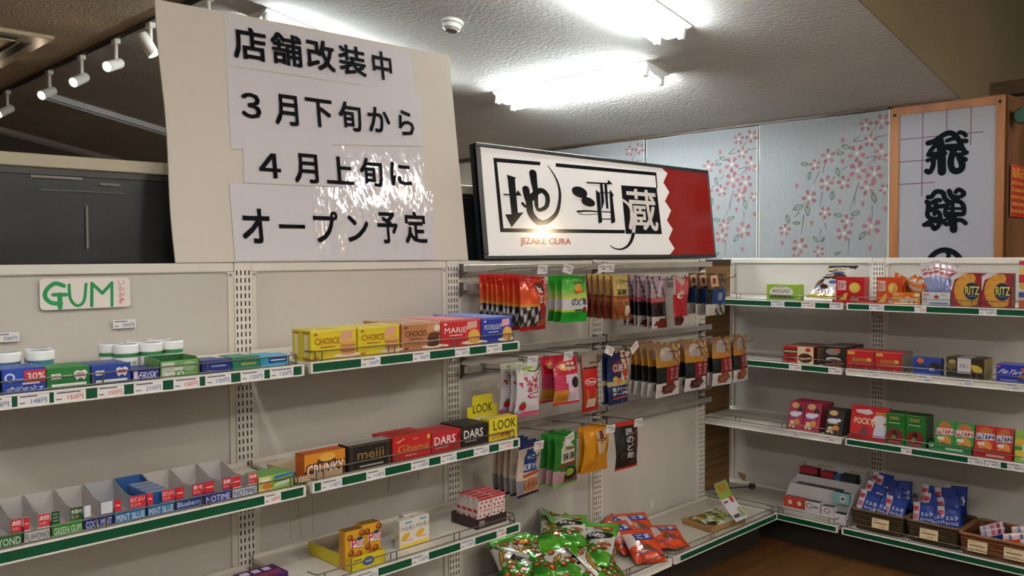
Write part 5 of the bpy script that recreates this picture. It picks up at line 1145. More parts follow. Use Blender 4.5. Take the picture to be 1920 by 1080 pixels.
# --- lower row
def c_latte(u, v):
    if v < .03: return lin('#1c2238')
    if v > .90: return lin('#22345e')
    if v < .30: return lin('#b88a6a') if u > .3 else lin('#8a8484')
    return lin('#c9b8a8')
def jar(ink, c):
    return lambda A: (A.poly([(.34, .88), (.68, .88), (.68, .83), (.82, .74), (.84, .46), (.22, .46), (.22, .74), (.34, .83)], c), A.rect(.40, .90, .62, .92, '#b8402c'))
latte = pouch(.137, .207, .024, c_latte, lambda A: (jar('', '#24407e')(A), A.text('特濃', .34, .70, .72, .77, '#cfd4e0', .02), A.text('紅茶ラテ', .22, .49, .86, .62, '#e0e2ea', .05), A.poly([(.2, .42), (.9, .46), (.95, .40), (.2, .36)], '#b84a2c'), A.ell(.55, .22, .30, .12, '#b8784a'), A.text('みるく', .36, .16, .88, .26, '#4a4658', .03)), seed=12)
row(latte, 'beige and navy milk tea candy bag on the lowest hooks, {} of its hook', 'candy bag', 1.022, .772, -.300, .033, 5, 'milk tea candy bags', name='candy_bag', yaw=7)
hook(1.022, .722, .30, 'hook carrying the milk tea candy', .790, 1.004, '178円', RD)
def c_matcha(u, v):
    if v < .03: return lin('#6aa050')
    if v < .30: return lin('#6a4a44') if u > .2 else lin('#b89aa0')
    return lin('#2a7a2c')
matcha = pouch(.149, .207, .024, c_matcha, lambda A: (jar('', '#cfc8b0')(A), A.text('特濃', .38, .70, .72, .77, '#4a5a44', .02), A.text('抹茶', .28, .50, .84, .65, '#1c2a1c', .05), A.ell(.62, .24, .30, .13, '#2c2420'), A.ell(.60, .26, .20, .075, '#8a9a3a'), A.poly([(.14, .42), (.9, .48), (.95, .43), (.14, .37)], '#8a2a24'), A.rect(.04, .06, .38, .30, '#b88a90')), seed=13)
row(matcha, 'green matcha candy bag on the lowest hooks, {} of its hook', 'candy bag', 1.230, .772, -.300, .030, 3, 'matcha candy bags', name='candy_bag', yaw=6)
hook(1.230, .722, .30, 'hook carrying the matcha candy', .790, 1.181, '178円', RD, R(-18))
orange = pouch(.170, .192, .03, lambda u, v: lin('#d18a1c') if .04 < v < .96 else lin('#c07a1a'), lambda A: (A.poly([(.45, .90), (.82, .90), (.74, .40), (.52, .40)], '#cdb890'), A.rect(.56, .72, .72, .90, '#7a2438'), A.rect(.58, .62, .70, .70, '#c8741c'), A.vtext('はちみつ', .585, .30, .69, .62, '#b88a4a', .0), A.rect(.86, .4, .92, .62, '#b05a1a'), A.rect(.38, .34, .43, .6, '#b86a1a')), seed=14, wr=.003)
row(orange, 'plain orange candy bag on the lowest hooks, {} of its hook', 'candy bag', 1.426, .775, -.300, .035, 2, 'orange candy bags', name='candy_bag', yaw=4)
hook(1.426, .722, .30, 'hook carrying the orange candy', .790, 1.437, '178円')
black = pouch(.152, .206, .022, lambda u, v: lin('#b8301c') if (v < .05 or v > .93) else (lin('#221f1c') if u < .82 else lin('#4a1c18')), lambda A: (A.vtext('黒のど飴', .42, .22, .74, .86, '#cfcac4', .03), A.ell(.25, .3, .16, .1, '#332a20'), A.ell(.7, .16, .2, .08, '#3c2a1c')), seed=15)
row(black, 'black candy bag with white brush lettering and red ends', 'candy bag', 1.634, .768, -.300, .03, 1, 'black candy bag', name='candy_bag')
hook(1.634, .722, .30, 'hook carrying the black candy bag', .790, 1.627, '178円')
# one silver bag end hanging behind the gold candy
# ================================================================== base shelf of the left run
ZF = .135+DECK
def basket(name, label, loc, rz, rx, ry, h, c, square=False, wall=.012, material='wicker', flare=.86, tickets=()):
    """woven tray: floor, slanted wall made of woven bands, thick rim"""
    t = empty(name, loc, rz); tag(t, label, 'basket', 'baskets' if square else None)
    def ringpts(k, z):
        if square:
            o = []; r = .02
            for sx, sy, s0 in ((1, 1, 0), (-1, 1, 90), (-1, -1, 180), (1, -1, 270)):
                for q in range(4): a = R(s0+q*30); o.append((sx*(rx*k-r)+r*math.cos(a), sy*(ry*k-r)+r*math.sin(a), z))
            return o
        return [(rx*k*math.cos(a), ry*k*math.sin(a), z) for a in [2*math.pi*i/28 for i in range(28)]]
    b = MB(); n = len(ringpts(1, 0)); lv = 7; prev = None
    for j in range(lv):
        z0, z1 = h*j/lv, h*(j+1)/lv; k0, k1 = flare+(1-flare)*j/lv, flare+(1-flare)*(j+1)/lv
        a = ringpts(k0, z0); m_ = ringpts((k0+k1)/2+.018, (z0+z1)/2); d = ringpts(k1, z1)
        b.add(a+m_, [(i, (i+1) % n, n+(i+1) % n, n+i) for i in range(n)], c if j % 2 else lighten(c, -.15)); b.add(m_+d, [(i, (i+1) % n, n+(i+1) % n, n+i) for i in range(n)], c if j % 2 else lighten(c, -.15))
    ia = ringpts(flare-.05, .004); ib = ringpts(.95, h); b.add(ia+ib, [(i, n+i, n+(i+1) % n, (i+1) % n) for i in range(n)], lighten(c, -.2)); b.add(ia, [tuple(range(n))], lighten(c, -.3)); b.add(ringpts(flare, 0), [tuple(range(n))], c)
    b.build('weave', material, t)
    b = MB(); b.tube(ringpts(.985, h), wall*.55, lighten(c, .1), 6, True); b.build('rim', material, t)
    return t
def ticket(t, x, y, z, wd, hh, rx_=0.0):
    b = MB(); b.box(-wd/2, wd/2, -.0012, 0, -hh/2, hh/2, '#cdb994'); o = b.build('price_card', 'paper', t); o.location = (x, y, z); o.rotation_euler = (rx_, 0, 0)
    A = Art(); A.rect(-wd*.42, hh*.30, -wd*.1, hh*.36, '#8a7a5a'); A.rect(-wd*.4, hh*.02, wd*.38, hh*.12, '#5a4c38'); A.text('¥100', -wd*.08, -hh*.36, wd*.26, -hh*.14, '#b8542c', .02)
    b = MB(); A.to(b, lambda u, v, q: (u, -.0014-q, v), .0001); b.build('lettering', 'paper', o)
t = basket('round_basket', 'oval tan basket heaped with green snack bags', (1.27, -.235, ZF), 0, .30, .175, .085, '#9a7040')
o = MB(); o.box(-.045, .045, -.0012, 0, -.012, .012, '#cfc8b4'); o = o.build('price_card', 'paper', t); o.location = (.10, -.172, .062); o.rotation_euler = (R(-20), 0, R(12))
def lie(kind, label, cat, grp, x, y, z, rx_, rz_, ry_=0.0, name='snack_bag'):
    """a pouch lying down; x, y, z = its middle"""
    o = hang(kind, label, cat, 0, 0, 0, grp, 0, 0, name)
    o.rotation_euler = (rx_, ry_, rz_)
    h = -min(v.co.z for v in kind[0].vertices); mtx = o.rotation_euler.to_matrix()
    o.location = Vector((x, y, z))-mtx @ Vector((0, 0, -h/2+.006))
    far = max((mtx @ v.co).y for v in kind[0].vertices)+o.location.y      # keep clear of the back panel
    low = min((mtx @ v.co).z for v in kind[0].vertices)+o.location.z
    if x < 2.6 and far > -.006: o.location.y -= far+.006
    if x < 2.6 and low < ZF+.002: o.location.z += ZF+.002-low
    return o
def c_green(u, v):
    if v > .84 or v < .12: return lin('#4f9a24')
    d = (u-.5)*1.2+(v-.55)*.5
    if abs(v-.60-.12*math.sin(u*5)) < .20: return lin('#cfcdc4')
    return mixc('#5aa02c', '#2f7a22', abs(math.sin(u*6+v*5)))
def green_art(A):
    A.ell(.60, .60, .36, .085, '#1c1a14', rot=.25); A.text('枝豆', .42, .56, .78, .64, '#d8d2c4', .04)
    for cu, cv, ro in ((.22, .70, .4), (.28, .50, -.4), (.12, .60, 1.2)): A.ell(cu, cv, .15, .045, '#5a4a1c', rot=ro); A.ell(cu, cv, .13, .03, '#b8923e', rot=ro)
    A.ell(.74, .82, .17, .06, '#b03a20'); A.ell(.74, .82, .10, .035, '#d8b03a')
    for k, (cu, cv) in enumerate(((.12, .30), (.30, .24), (.46, .33), (.64, .25), (.82, .32), (.22, .40), (.88, .44), (.40, .18), (.74, .38), (.55, .80), (.16, .82))): A.ell(cu, cv, .075, .045, '#8a2c16', 10); A.ell(cu-.015, cv+.01, .045, .028, '#c88a4a', 10)
    for cu, cv in ((.2, .33), (.38, .28), (.72, .30), (.92, .36), (.1, .46), (.54, .38)): A.ell(cu, cv, .04, .03, '#c8d4b8', 8)
green = pouch(.20, .27, .05, c_green, green_art, seed=30, wr=.004, material='foil', nx=20, nz=26)
gl = ((1.44, -.09, .325, -62, 55, 'at the back, nearest the panel'), (1.36, -.33, .315, -70, -62, 'lying open towards the orange bags'), (1.50, -.13, .300, -78, 15, 'at the back corner of the heap'), (1.16, -.12, .305, -75, 30, 'rear one under the strawberry candy'),
      (1.07, -.20, .275, -55, -20, 'hanging over the rim below the dark tray'), (1.18, -.29, .290, -68, -40, 'in the middle of the heap'), (1.20, -.37, .250, -48, -12, 'slumped at the front rim'), (1.32, -.21, .352, -80, -50, 'topmost of the heap'), (1.33, -.40, .235, -50, 24, 'standing at the front by the price slip'))
for x, y, z, a, rz_, w_ in gl: lie(green, 'green and white snack bag %s' % w_, 'snack bag', 'green snack bags in the basket', x, y, z, R(a), R(rz_))
def c_or(u, v):
    if v > .9 or v < .08: return lin('#c23c18')
    if u < .30 and v > .5: return lin('#c8b0a8')
    return lin('#cf4a20') if math.sin(u*10+v*12) > -.6 else lin('#a8381a')
orb = pouch(.15, .20, .045, c_or, lambda A: (A.poly([(.28, .62), (.84, .60), (.86, .86), (.30, .88)], '#22357e'), A.text('ごま', .36, .65, .80, .83, '#dcdce4', .05), A.ell(.5, .40, .22, .09, '#6a4a2a'), A.rect(.2, .22, .8, .27, '#7a4a6a')), seed=31, wr=.0035)
for x, y, z, a, rz_, w_ in ((1.865, -.085, .215, -66, 24, 'rear one against the panel'), (1.905, -.165, .225, -70, -28, 'rear one nearer the corner'), (1.925, -.315, .200, -78, -35, 'foremost and nearest the wooden tray'), (1.715, -.335, .215, -66, -30, 'front one overlapping the green bags'), (1.745, -.205, .220, -64, -15, 'in the middle, half covered')):
    lie(orb, 'orange snack bag with a blue label, %s' % w_, 'snack bag', 'orange snack bags', x, y, z, R(a), R(rz_))
# small wooden tray with green packs and a leaflet
t = empty('wooden_tray', (2.36, -.285, ZF), R(-8)); tag(t, 'shallow wooden tray with small green packs on the corner shelf', 'tray')
b = MB(); w_, d, h = .125, .085, .026; c = '#a8834e'
b.box(-w_, w_, -d, d, 0, .006, c)
for s_ in (-1, 1): b.prism([(-d, 0), (d, 0), (d+.012, h), (-d-.012, h)], s_*w_-.004, s_*w_+.004, c, axis='x'); b.prism([(-w_, 0), (w_, 0), (w_+.004, h), (-w_-.004, h)], s_*(d+.004)-.004, s_*(d+.004)+.004, c, axis='y')
b.build('tray', 'wood', t)
pk = pouch(.05, .075, .016, lambda u, v: lin('#8aae4a') if .3 < v < .75 else lin('#c8cfc0'), lambda A: (A.rect(.2, .45, .8, .6, '#b8502c'),), seed=33, nx=8, nz=10)
for k, (x, y, a) in enumerate(((2.30, -.25, 20), (2.36, -.27, -30), (2.42, -.29, 10), (2.33, -.31, 60), (2.40, -.33, -10), (2.44, -.25, 40), (2.36, -.33, -50))):
    lie(pk, 'small green and white pack in the wooden tray, %s' % ('at the rear end', 'rear middle', 'under the leaflet', 'front middle', 'front end by the leaflet', 'rear corner', 'lowest at the front')[k], 'snack pack', 'green packs in the wooden tray', x, y, ZF+.026+.006*(k % 3), R(-82), R(a), 0, 'snack_pack')
t = empty('leaflet', (2.33, -.425, .205)); tag(t, 'green and white leaflet bending over the wooden tray', 'leaflet'); t.rotation_euler = (0, 0, R(2))
b = MB(); n = 10
def lf(u, v, off=0.0):
    y = .05*math.sin(v*1.9)-.02*v-off; return ((u-.5)*.118+.075-.17*v, y, .215*v)
g = [lf(i/4, j/n) for j in range(n+1) for i in range(5)]
b.add(g, [(j*5+i, j*5+i+1, (j+1)*5+i+1, (j+1)*5+i) for j in range(n) for i in range(4)], '#cfcbd2', True); b.add([(p[0], p[1]+.0012, p[2]) for p in g], [(j*5+i, (j+1)*5+i, (j+1)*5+i+1, j*5+i+1) for j in range(n) for i in range(4)], '#cfcbd2', True); b.build('sheet', 'paper', t)
A = Art()
for k in range(6): A.rect(0, .56+k*.073, 1, .56+(k+1)*.073, '#86a040', True)
A.text('新茶', .2, .72, .8, .94, '#b8602c', .04); A.ell(.75, .5, .14, .08, '#a8402c'); A.rect(.1, .46, .4, .50, '#33303c'); A.rect(.1, .08, .55, .16, '#4a4650'); A.poly([(.6, .06), (.95, .06), (.9, .3), (.7, .26)], '#8aa070')
b = MB(); A.to(b, lambda u, v, q: lf(u, v, .0008+q), .0002); b.build('printed_label', 'paper', t)
b = MB(); b.tube([(2.72, -.02, .215), (2.80, -.07, .214), (2.955, -.155, .212)], .004, '#2a2724', 6); b.cbox(2.945, 2.975, -.175, -.145, .200, .228, '#23211f', .003)
tag(b.build('hook_rod', 'plastic'), 'loose black rod with a square end lying in the corner', 'rod')
b = MB(); b.prism([(-.012, -.016), (.012, -.016), (.012, .016), (-.012, .016)], 0, .001, '#cfc9bc'); o = b.build('sticker', 'paper', None, (2.252, .008, .225)); tag(o, 'small pale sticker left on the back panel above the orange bags', 'sticker')

# ================================================================== right run
XF = R0[0]-.404+.030
z1 = 1.232+DECK; z2 = .912+DECK; z3 = .568+DECK; z4 = .132+DECK
def rc(name, label, cat, ya, yb, z, d, h, c, art=None, fr=XF, **k): return carton(name, label, cat, RIGHT, (ya+yb)/2, fr, z, abs(ya-yb), d, h, c, art, **k)
# --- top shelf
rc('candy_box', 'small green box with a white oval, alone on the top shelf', 'candy box', -.327, -.502, z1, .07, .088, '#86a832', lambda A: (A.ell(.48, .55, .38, .36, '#d8d8cc'), A.text('ACUO', .18, .50, .74, .70, '#2f5a3a', .05), A.rect(.1, .16, .9, .3, '#2f7a34'), [A.ell(.2+.09*k, .30, .045, .07, '#6a2a24', 8, True) for k in range(7)], A.rect(.3, .82, .6, .86, '#b8485a')), top='#7a9a30')
wb = pouch(.16, .30, .05, lambda u, v: lin('#2c1c1c') if v > .90 else (lin('#b89a4a') if v < .10 else (lin('#cfcac6') if math.sin(u*8+v*10)+math.sin(v*17-u*5) > -.5 else lin('#4a2a22'))), lambda A: (A.ell(.35, .20, .25, .08, '#3a1c16'), A.ell(.72, .34, .2, .05, '#3f5a8a'), A.ell(.4, .46, .2, .04, '#3a241c'), A.ell(.62, .62, .25, .04, '#3a5a94'), A.rect(.2, .72, .8, .80, '#c8a84a'), A.ell(.4, .56, .18, .04, '#8a6a4a')), seed=40, wr=.005, material='foil')
o = lie(wb, 'white chocolate pretzel bag lying tilted up on the top shelf', 'snack bag', None, 2.945, -.622, z1+.105, R(-58), R(-90))
def rbag(key, w_, h, t, cf, art, ya, z, label, cat='snack bag', n=1, step=.03, fr=None, grp=None, tilt=0, name='snack_bag', seed=50, material='film', yaw=0):
    k = pouch(w_, h, t, cf, art, seed=seed, wr=.0015, material=material)
    for i in range(n):
        o = hang(k, label.format(NTH[i]), cat, (fr or XF+.02)+step*i, ya, z+h-.012, grp, RIGHT+R(yaw), R(tilt), name)
    return k
tray_box('card_tray', 'low red card tray under the potato chip pack', 'tray', RIGHT, -.790, XF, z1, .21, .10, .016, '#a82024', fh=.018)
chips = lambda c: (lambda A: (A.rect(.06, .50, .36, .86, '#d8c8c0'), A.text('堅あげ', .08, .54, .34, .82, c, .05), A.ell(.66, .60, .20, .20, '#d8b04a'), A.ell(.64, .62, .14, .13, '#e0c068'), A.poly([(.08, .08), (.3, .36), (.42, .40), (.36, .1)], '#d8a84a'), A.rect(.5, .06, .8, .18, '#c0b0a8')))
carton('chip_pack', 'red potato chip pack with a yellow chip picture', 'chip pack', RIGHT, -.770, XF+.012, z1+.002, .142, .06, .128, '#b01c20', chips('#a81c20'), material='film')
carton('chip_pack', 'orange-red potato chip pack half hidden by the orange box', 'chip pack', RIGHT, -.955, XF+.02, z1, .115, .06, .132, '#c8461c', chips('#c23a1c'), material='film')
t = tray_box('candy_display', 'orange open display box with packs sticking out', 'display box', RIGHT, -1.0425, XF, z1, .130, .09, .100, '#cf7a1e', fh=.062, back=.10, inner='#a85c18', art=lambda A: (A.ell(.55, .62, .2, .3, '#c8581a'), A.ell(.55, .6, .09, .14, '#e0a040'), A.ell(.88, .82, .1, .14, '#d0d0a0'), A.rect(.04, .78, .25, .92, '#d89a88'), A.poly([(.3, .3), (.9, .35), (.9, .5), (.3, .45)], '#e0c8b8'), A.rect(.08, .1, .9, .22, '#e8dcd0')))
op = pouch(.06, .12, .016, lambda u, v: lin('#cf6a1c') if math.sin(u*9+v*14) > -.4 else lin('#b8a8a0'), None, seed=41, nx=8, nz=12)
for k, (y, x, a) in enumerate(((-1.00, XF+.035, 28), (-1.045, XF+.05, -35), (-1.08, XF+.04, -60))):
    hang(op, ('orange candy pack sticking out of the orange box, first', 'orange candy pack crossed over in the orange box', 'orange candy pack lying over the edge of the orange box')[k], 'candy pack', x, y, z1+.132-.012*k, 'packs in the orange box', RIGHT, 0, 'candy_pack').rotation_euler = (0, R(a), RIGHT)
t = tray_box('candy_display', 'white open display box with long clear packs fanned out', 'display box', RIGHT, -1.1745, XF, z1, .126, .09, .078, '#c9ccd2', fh=.066, back=.078, inner='#a8a8b0', art=lambda A: (A.ell(.52, .60, .10, .22, '#d0b080'), A.ell(.52, .68, .08, .12, '#8a2a24'), A.rect(.05, .78, .28, .90, '#c87a88'), A.rect(.68, .78, .86, .9, '#b8a878'), A.rect(.06, .2, .2, .7, '#b8a89a'), A.rect(.28, .2, .92, .3, '#5a6ea8'), A.rect(.28, .08, .92, .14, '#7a8ab8')))
lp = pouch(.034, .165, .012, lambda u, v: lin('#cfc6cc') if v > .55 else lin('#8a92ba'), lambda A: (A.rect(.2, .66, .8, .72, '#b8404a'), A.rect(.2, .78, .8, .82, '#b86a70')), seed=42, nx=6, nz=14, material='foil')
for k, (y, a) in enumerate(((-1.125, 22), (-1.145, 13), (-1.165, 6), (-1.185, -2), (-1.205, -8), (-1.22, -18))):
    hang(lp, 'long clear candy pack fanned out of the white box, number %s from the orange box' % ('one', 'two', 'three', 'four', 'five', 'six')[k], 'candy pack', XF+.035+.004*k, y-math.sin(R(a))*-.06, z1+.198-.006*abs(k-2), 'packs in the white box', RIGHT, 0, 'candy_pack').rotation_euler = (R(-6), R(-a), RIGHT)
def ritz(A):
    A.rect(0, 0, 1, 1, '#8e1c2c'); A.poly([(0, .45), (0, 1), (.55, 1), (.1, .8)], '#cfc6c8'); A.poly([(0, .9), (0, 1), (.2, 1)], '#8a4a5c')
    for k in range(13):
        a = R(75+k*19); A.ell(.60+.34*math.cos(a)-.02, .50+.36*math.sin(a), .15, .125, ('#cf9436', '#c4862c')[k % 2], 14)
    A.ell(.60, .44, .36, .36, '#cf9436'); A.ell(.70, .48, .27, .25, '#1c2248', 24); A.text('RITZ', .48, .38, .95, .62, '#d8d04a', .05); A.rect(.55, .33, .85, .345, '#8a90b8'); A.rect(.04, .03, .35, .05, '#cf9aa0')
for k, (ya, yb, lb) in enumerate(((-1.241, -1.364, 'red cracker box with round crackers next to the white box'), (-1.366, -1.486, 'red cracker box with round crackers nearest the picture edge'))):
    rc('cracker_box', lb, 'cracker box', ya, yb, z1, .055, .156, '#8e1c2c', ritz, group='cracker boxes', right=lambda A: (A.rect(.1, .1, .5, .6, '#a86a2a'), A.rect(.5, .05, .9, .8, '#5a2418'), A.rect(.2, .65, .8, .9, '#6a2a24')))
rc('snack_box', 'tall red and yellow pack cut by the picture edge on the top shelf', 'snack box', -1.513, -1.64, z1, .06, .21, '#c8b8a8', lambda A: (A.rect(0, .92, 1, 1, '#b8242c'), A.ell(.3, .80, .3, .07, '#d8b83a'), A.rect(0, .55, .8, .72, '#b8242c'), A.ell(.25, .48, .25, .07, '#c89a3a'), A.rect(0, .25, 1, .36, '#33508c'), A.rect(0, .02, 1, .2, '#b8543a')))
# --- second shelf
rc('cake_box', 'red and cream box with a round chocolate cake picture', 'cake box', -.427, -.590, z2, .20, .092, '#a81c1e', lambda A: (A.rect(0, .55, .46, .82, '#3a1818'), A.rect(.02, .62, .46, .74, '#a8925a'), A.ell(.24, .35, .12, .12, '#5a1414'), A.rect(.47, 0, 1, .98, '#d8c8a0'), A.ell(.73, .36, .24, .27, '#4a1c18'), A.poly([(.55, .22), (.95, .34), (.9, .42), (.6, .32)], '#c89a50'), A.ell(.82, .82, .09, .11, '#b8242c')), group='cake boxes', top='#6a4a40', side='#5a1818', right=lambda A: A.rect(.2, .1, .6, .9, '#a89a70'))
rc('cake_box', 'black box with dark chocolate pictures beside the red and cream one', 'cake box', -.640, -.760, z2, .20, .104, '#1e1a1a', lambda A: (A.ell(.42, .74, .3, .16, '#8a7a6c'), A.ell(.62, .84, .14, .08, '#b8503a'), A.ell(.45, .38, .32, .10, '#c8c0b8'), A.ell(.5, .30, .3, .09, '#3a2018'), A.poly([(.1, .08), (.9, .16), (.9, .26), (.1, .16)], '#8a4a34')), group='cake boxes', top='#4a4642', left=lambda A: A.rect(.3, .1, .8, .9, '#5a2420'))
for k, (ya, yb, lb) in enumerate(((-.761, -.896, 'bright red chocolate box beside the black cake box'), (-.900, -1.025, 'bright red chocolate box beside the gap with the blue box'))):
    rc('chocolate_box', lb, 'chocolate box', ya, yb, z2, .14, .092, '#b81c20', lambda A: (A.rect(.04, .78, .30, .94, '#c8a83a'), A.rect(.2, .42, .8, .62, '#a8642c'), A.ell(.82, .55, .09, .1, '#d0a850'), A.rect(.1, .28, .88, .34, '#c8684c'), A.rect(0, 0, 1, .2, '#8e141c'), A.rect(.15, .08, .2, .13, '#d0a0a0'), A.rect(.7, .06, .76, .12, '#d0a0a0')), group='red chocolate boxes', top='#c03a3a', right=lambda A: A.rect(0, 0, 1, 1, '#77706c'))
rc('chocolate_box', 'blue chocolate box standing alone in the middle', 'chocolate box', -1.076, -1.199, z2, .045, .082, '#223f8c', lambda A: (A.ell(.28, .82, .13, .14, '#c8603a'), A.ell(.80, .55, .22, .22, '#241c24'), A.rect(.6, .3, .78, .44, '#b8bac8'), A.rect(.15, .45, .5, .58, '#2c3550')))
def mame(A):
    A.rect(0, 0, 1, 1, '#2c2418'); A.ell(.14, .62, .13, .22, '#6a5634'); A.ell(.16, .8, .1, .1, '#a8925a'); A.rect(.30, .26, .66, .98, '#cfc8cc'); A.text('きなこ', .36, .52, .60, .72, '#4a3a40', .03); A.ell(.82, .50, .13, .2, '#c8a83a', rot=.4); A.ell(.74, .64, .1, .06, '#c8b05a')
rc('chocolate_box', 'brown and gold sweets box with a white label', 'chocolate box', -1.224, -1.381, z2, .12, .094, '#4a3c22', mame, top='#3a3222', side='#8a7434', topart=lambda A: (A.rect(.30, 0, .66, .8, '#a8a4a8'), A.rect(.02, .1, .2, .8, '#6a5634')))
rc('biscuit_box', 'bright blue tart box cut by the picture edge', 'biscuit box', -1.430, -1.60, z2, .10, .080, '#1e2f9c', lambda A: (A.text('PieTart', .08, .48, .62, .74, '#dcdcea', .03, .2), A.rect(.02, .82, .10, .92, '#c84a5a'), A.ell(.68, .78, .12, .1, '#c85a44'), A.ell(.7, .36, .2, .16, '#8a5a3a'), A.rect(.1, .12, .5, .18, '#8a94d0')), top='#5a5a8a')
# --- third shelf
def kids_box(c, c2): return lambda A: (A.rect(0, 0, 1, .10, lighten(c, -.15)), A.ell(.40, .86, .25, .10, '#c8a06a'), A.ell(.74, .72, .16, .10, '#2c2430'), A.ell(.74, .60, .14, .06, '#c8c4d0'), A.ell(.42, .56, .34, .09, '#cfcad8'), A.rect(.12, .44, .74, .475, c2), A.ell(.30, .25, .14, .09, '#d8c09a'), A.ell(.62, .30, .2, .1, '#c8823a'), A.ell(.2, .14, .1, .05, '#d8b88a'), A.ell(.44, .13, .1, .05, '#d8b88a'))
for i, (ya, yb) in enumerate(((-.446, -.528), (-.532, -.618))):
    o = rc('cookie_box', 'pink and red cookie box, front of the line %s' % ('nearer the corner', 'nearer the black box')[i], 'cookie box', ya, yb, z3, .030, .150, '#9c2440', kids_box('#b02c54', '#6a80c0'), group='pink cookie boxes', top='#b02430', side='#7a1c24', lean=R(-16))
    for k in range(1, 4):
        c_ = copy_tree(o); c_.location = o.location+Vector((.036*k, 0, 0)); c_['label'] = 'pink and red cookie box, %s of the line %s' % (ORD[k], ('nearer the corner', 'nearer the black box')[i])
o = rc('cookie_box', 'small black and gold cookie box, front one', 'cookie box', -.649, -.738, z3, .028, .132, '#2a2016', kids_box('#2a2016', '#a8a83a'), group='black cookie boxes', top='#1c1612', side='#1e1812', lean=R(-16))
for k in range(1, 3):
    c_ = copy_tree(o); c_.location = o.location+Vector((.034*k, 0, 0)); c_['label'] = 'small black and gold cookie box, %s from the front' % ORD[k]
def pocky(A):
    A.rect(0, 0, 1, 1, '#b81c22'); A.poly([(.12, .86), (.5, .9), (.6, .80), (.45, .74), (.15, .78)], '#cfc4cc'); A.rect(.66, .72, .95, .85, '#c8803a'); A.ell(.80, .64, .2, .12, '#d8d0d4'); A.poly([(.62, .05), (.95, .05), (.98, .5), (.68, .55)], '#c9c4d6'); A.text('POCKY', .10, .46, .62, .64, '#e8d8b0', .05); A.text('POC', .60, .40, .98, .60, '#e8d8b0', .05); A.poly([(.25, .15), (.5, .15), (.42, .40), (.34, .40)], '#6a3a44'); A.rect(0, 0, 1, .07, '#8e141c')
o = carton('snack_box', 'red pretzel stick pack with cream capital letters', 'snack box', RIGHT, -.865, XF+.004, z3, .180, .05, .168, '#b01c20', pocky, lean=R(-12), top='#a82024')
tray_box('card_tray', 'low red card tray under the pretzel stick pack', 'tray', RIGHT, -.865, XF-.003, z3, .186, .07, .020, '#a81c22', fh=.022)
for k, (ya, yb, lb) in enumerate(((-.956, -1.044, 'dark green tea box beside the red pretzel stick pack'), (-1.047, -1.138, 'dark green tea box beside the pretzel boxes'))):
    rc('snack_box', lb, 'snack box', ya, yb, z3, .10, .150, '#1f6a24', lambda A: (A.rect(.2, .80, .7, .90, '#8a7a34'), A.rect(.15, .68, .75, .71, '#a8c8a0'), A.ell(.48, .27, .42, .25, '#7a1c20', 22), A.ell(.48, .36, .12, .12, '#241a1a'), A.ell(.42, .26, .12, .06, '#7a7a34'), A.rect(.16, .08, .8, .12, '#a8605c')), group='green tea boxes', top='#123a18', side='#164a1c')
def pretz(c, plate): return lambda A: (A.rect(0, 0, 1, 1, c), A.ell(.5, .80, .34, .16, '#b8622a'), A.poly([(.02, .52), (.98, .56), (.98, .76), (.06, .74)], '#d8d4d4'), A.poly([(.05, .54), (.95, .58), (.95, .74), (.09, .72)], plate), A.text('PRETZ', .12, .57, .92, .72, '#e8e0e0', .05), A.ell(.55, .32, .34, .20, '#c8843a'), A.rect(.15, .36, .5, .46, '#d8d0c8'), A.ell(.5, .2, .3, .1, '#a85a2a'))
for (ya, yb, c, pl, lb) in ((-1.170, -1.251, '#2f8a3a', '#a82c2c', 'green pretzel box nearest the tea boxes'), (-1.253, -1.335, '#2f8a3a', '#a82c2c', 'green pretzel box beside the red ones'), (-1.340, -1.420, '#b8241c', '#22306c', 'red pretzel box beside the green ones'), (-1.422, -1.492, '#b8241c', '#22306c', 'red pretzel box nearest the picture edge')):
    rc('snack_box', lb, 'snack box', ya, yb, z3+.003, .03, .138, c, pretz(c, pl), fr=XF+.012, group='pretzel boxes', top=c, lean=R(-13))
tray_box('card_tray', 'green card tray under the green pretzel boxes', 'tray', RIGHT, -1.243, XF+.001, z3, .186, .09, .040, '#1f7a3a', fh=.040, art=lambda A: (A.rect(.4, .3, .8, .55, '#a8c8b0'), A.poly([(.0, .5), (.12, .8), (.12, .5)], '#c8e0cc')))
tray_box('card_tray', 'red card tray under the red pretzel boxes', 'tray', RIGHT, -1.418, XF+.001, z3, .160, .09, .040, '#a81c1c', fh=.040, art=lambda A: (A.rect(.35, .25, .8, .5, '#c89a9a'), A.rect(.05, .7, .3, .8, '#d0a0a0')))
rc('snack_box', 'light green and yellow snack box cut by the picture edge', 'snack box', -1.503, -1.60, z3, .05, .136, '#8ab04a', lambda A: (A.rect(.3, .1, 1, .72, '#c8ccc8'), A.rect(0, .4, .3, .5, '#2f7a34'), A.ell(.2, .66, .2, .1, '#d8a83a'), A.ell(.2, .3, .2, .1, '#d8b83a')), fr=XF+.01, lean=R(-5))
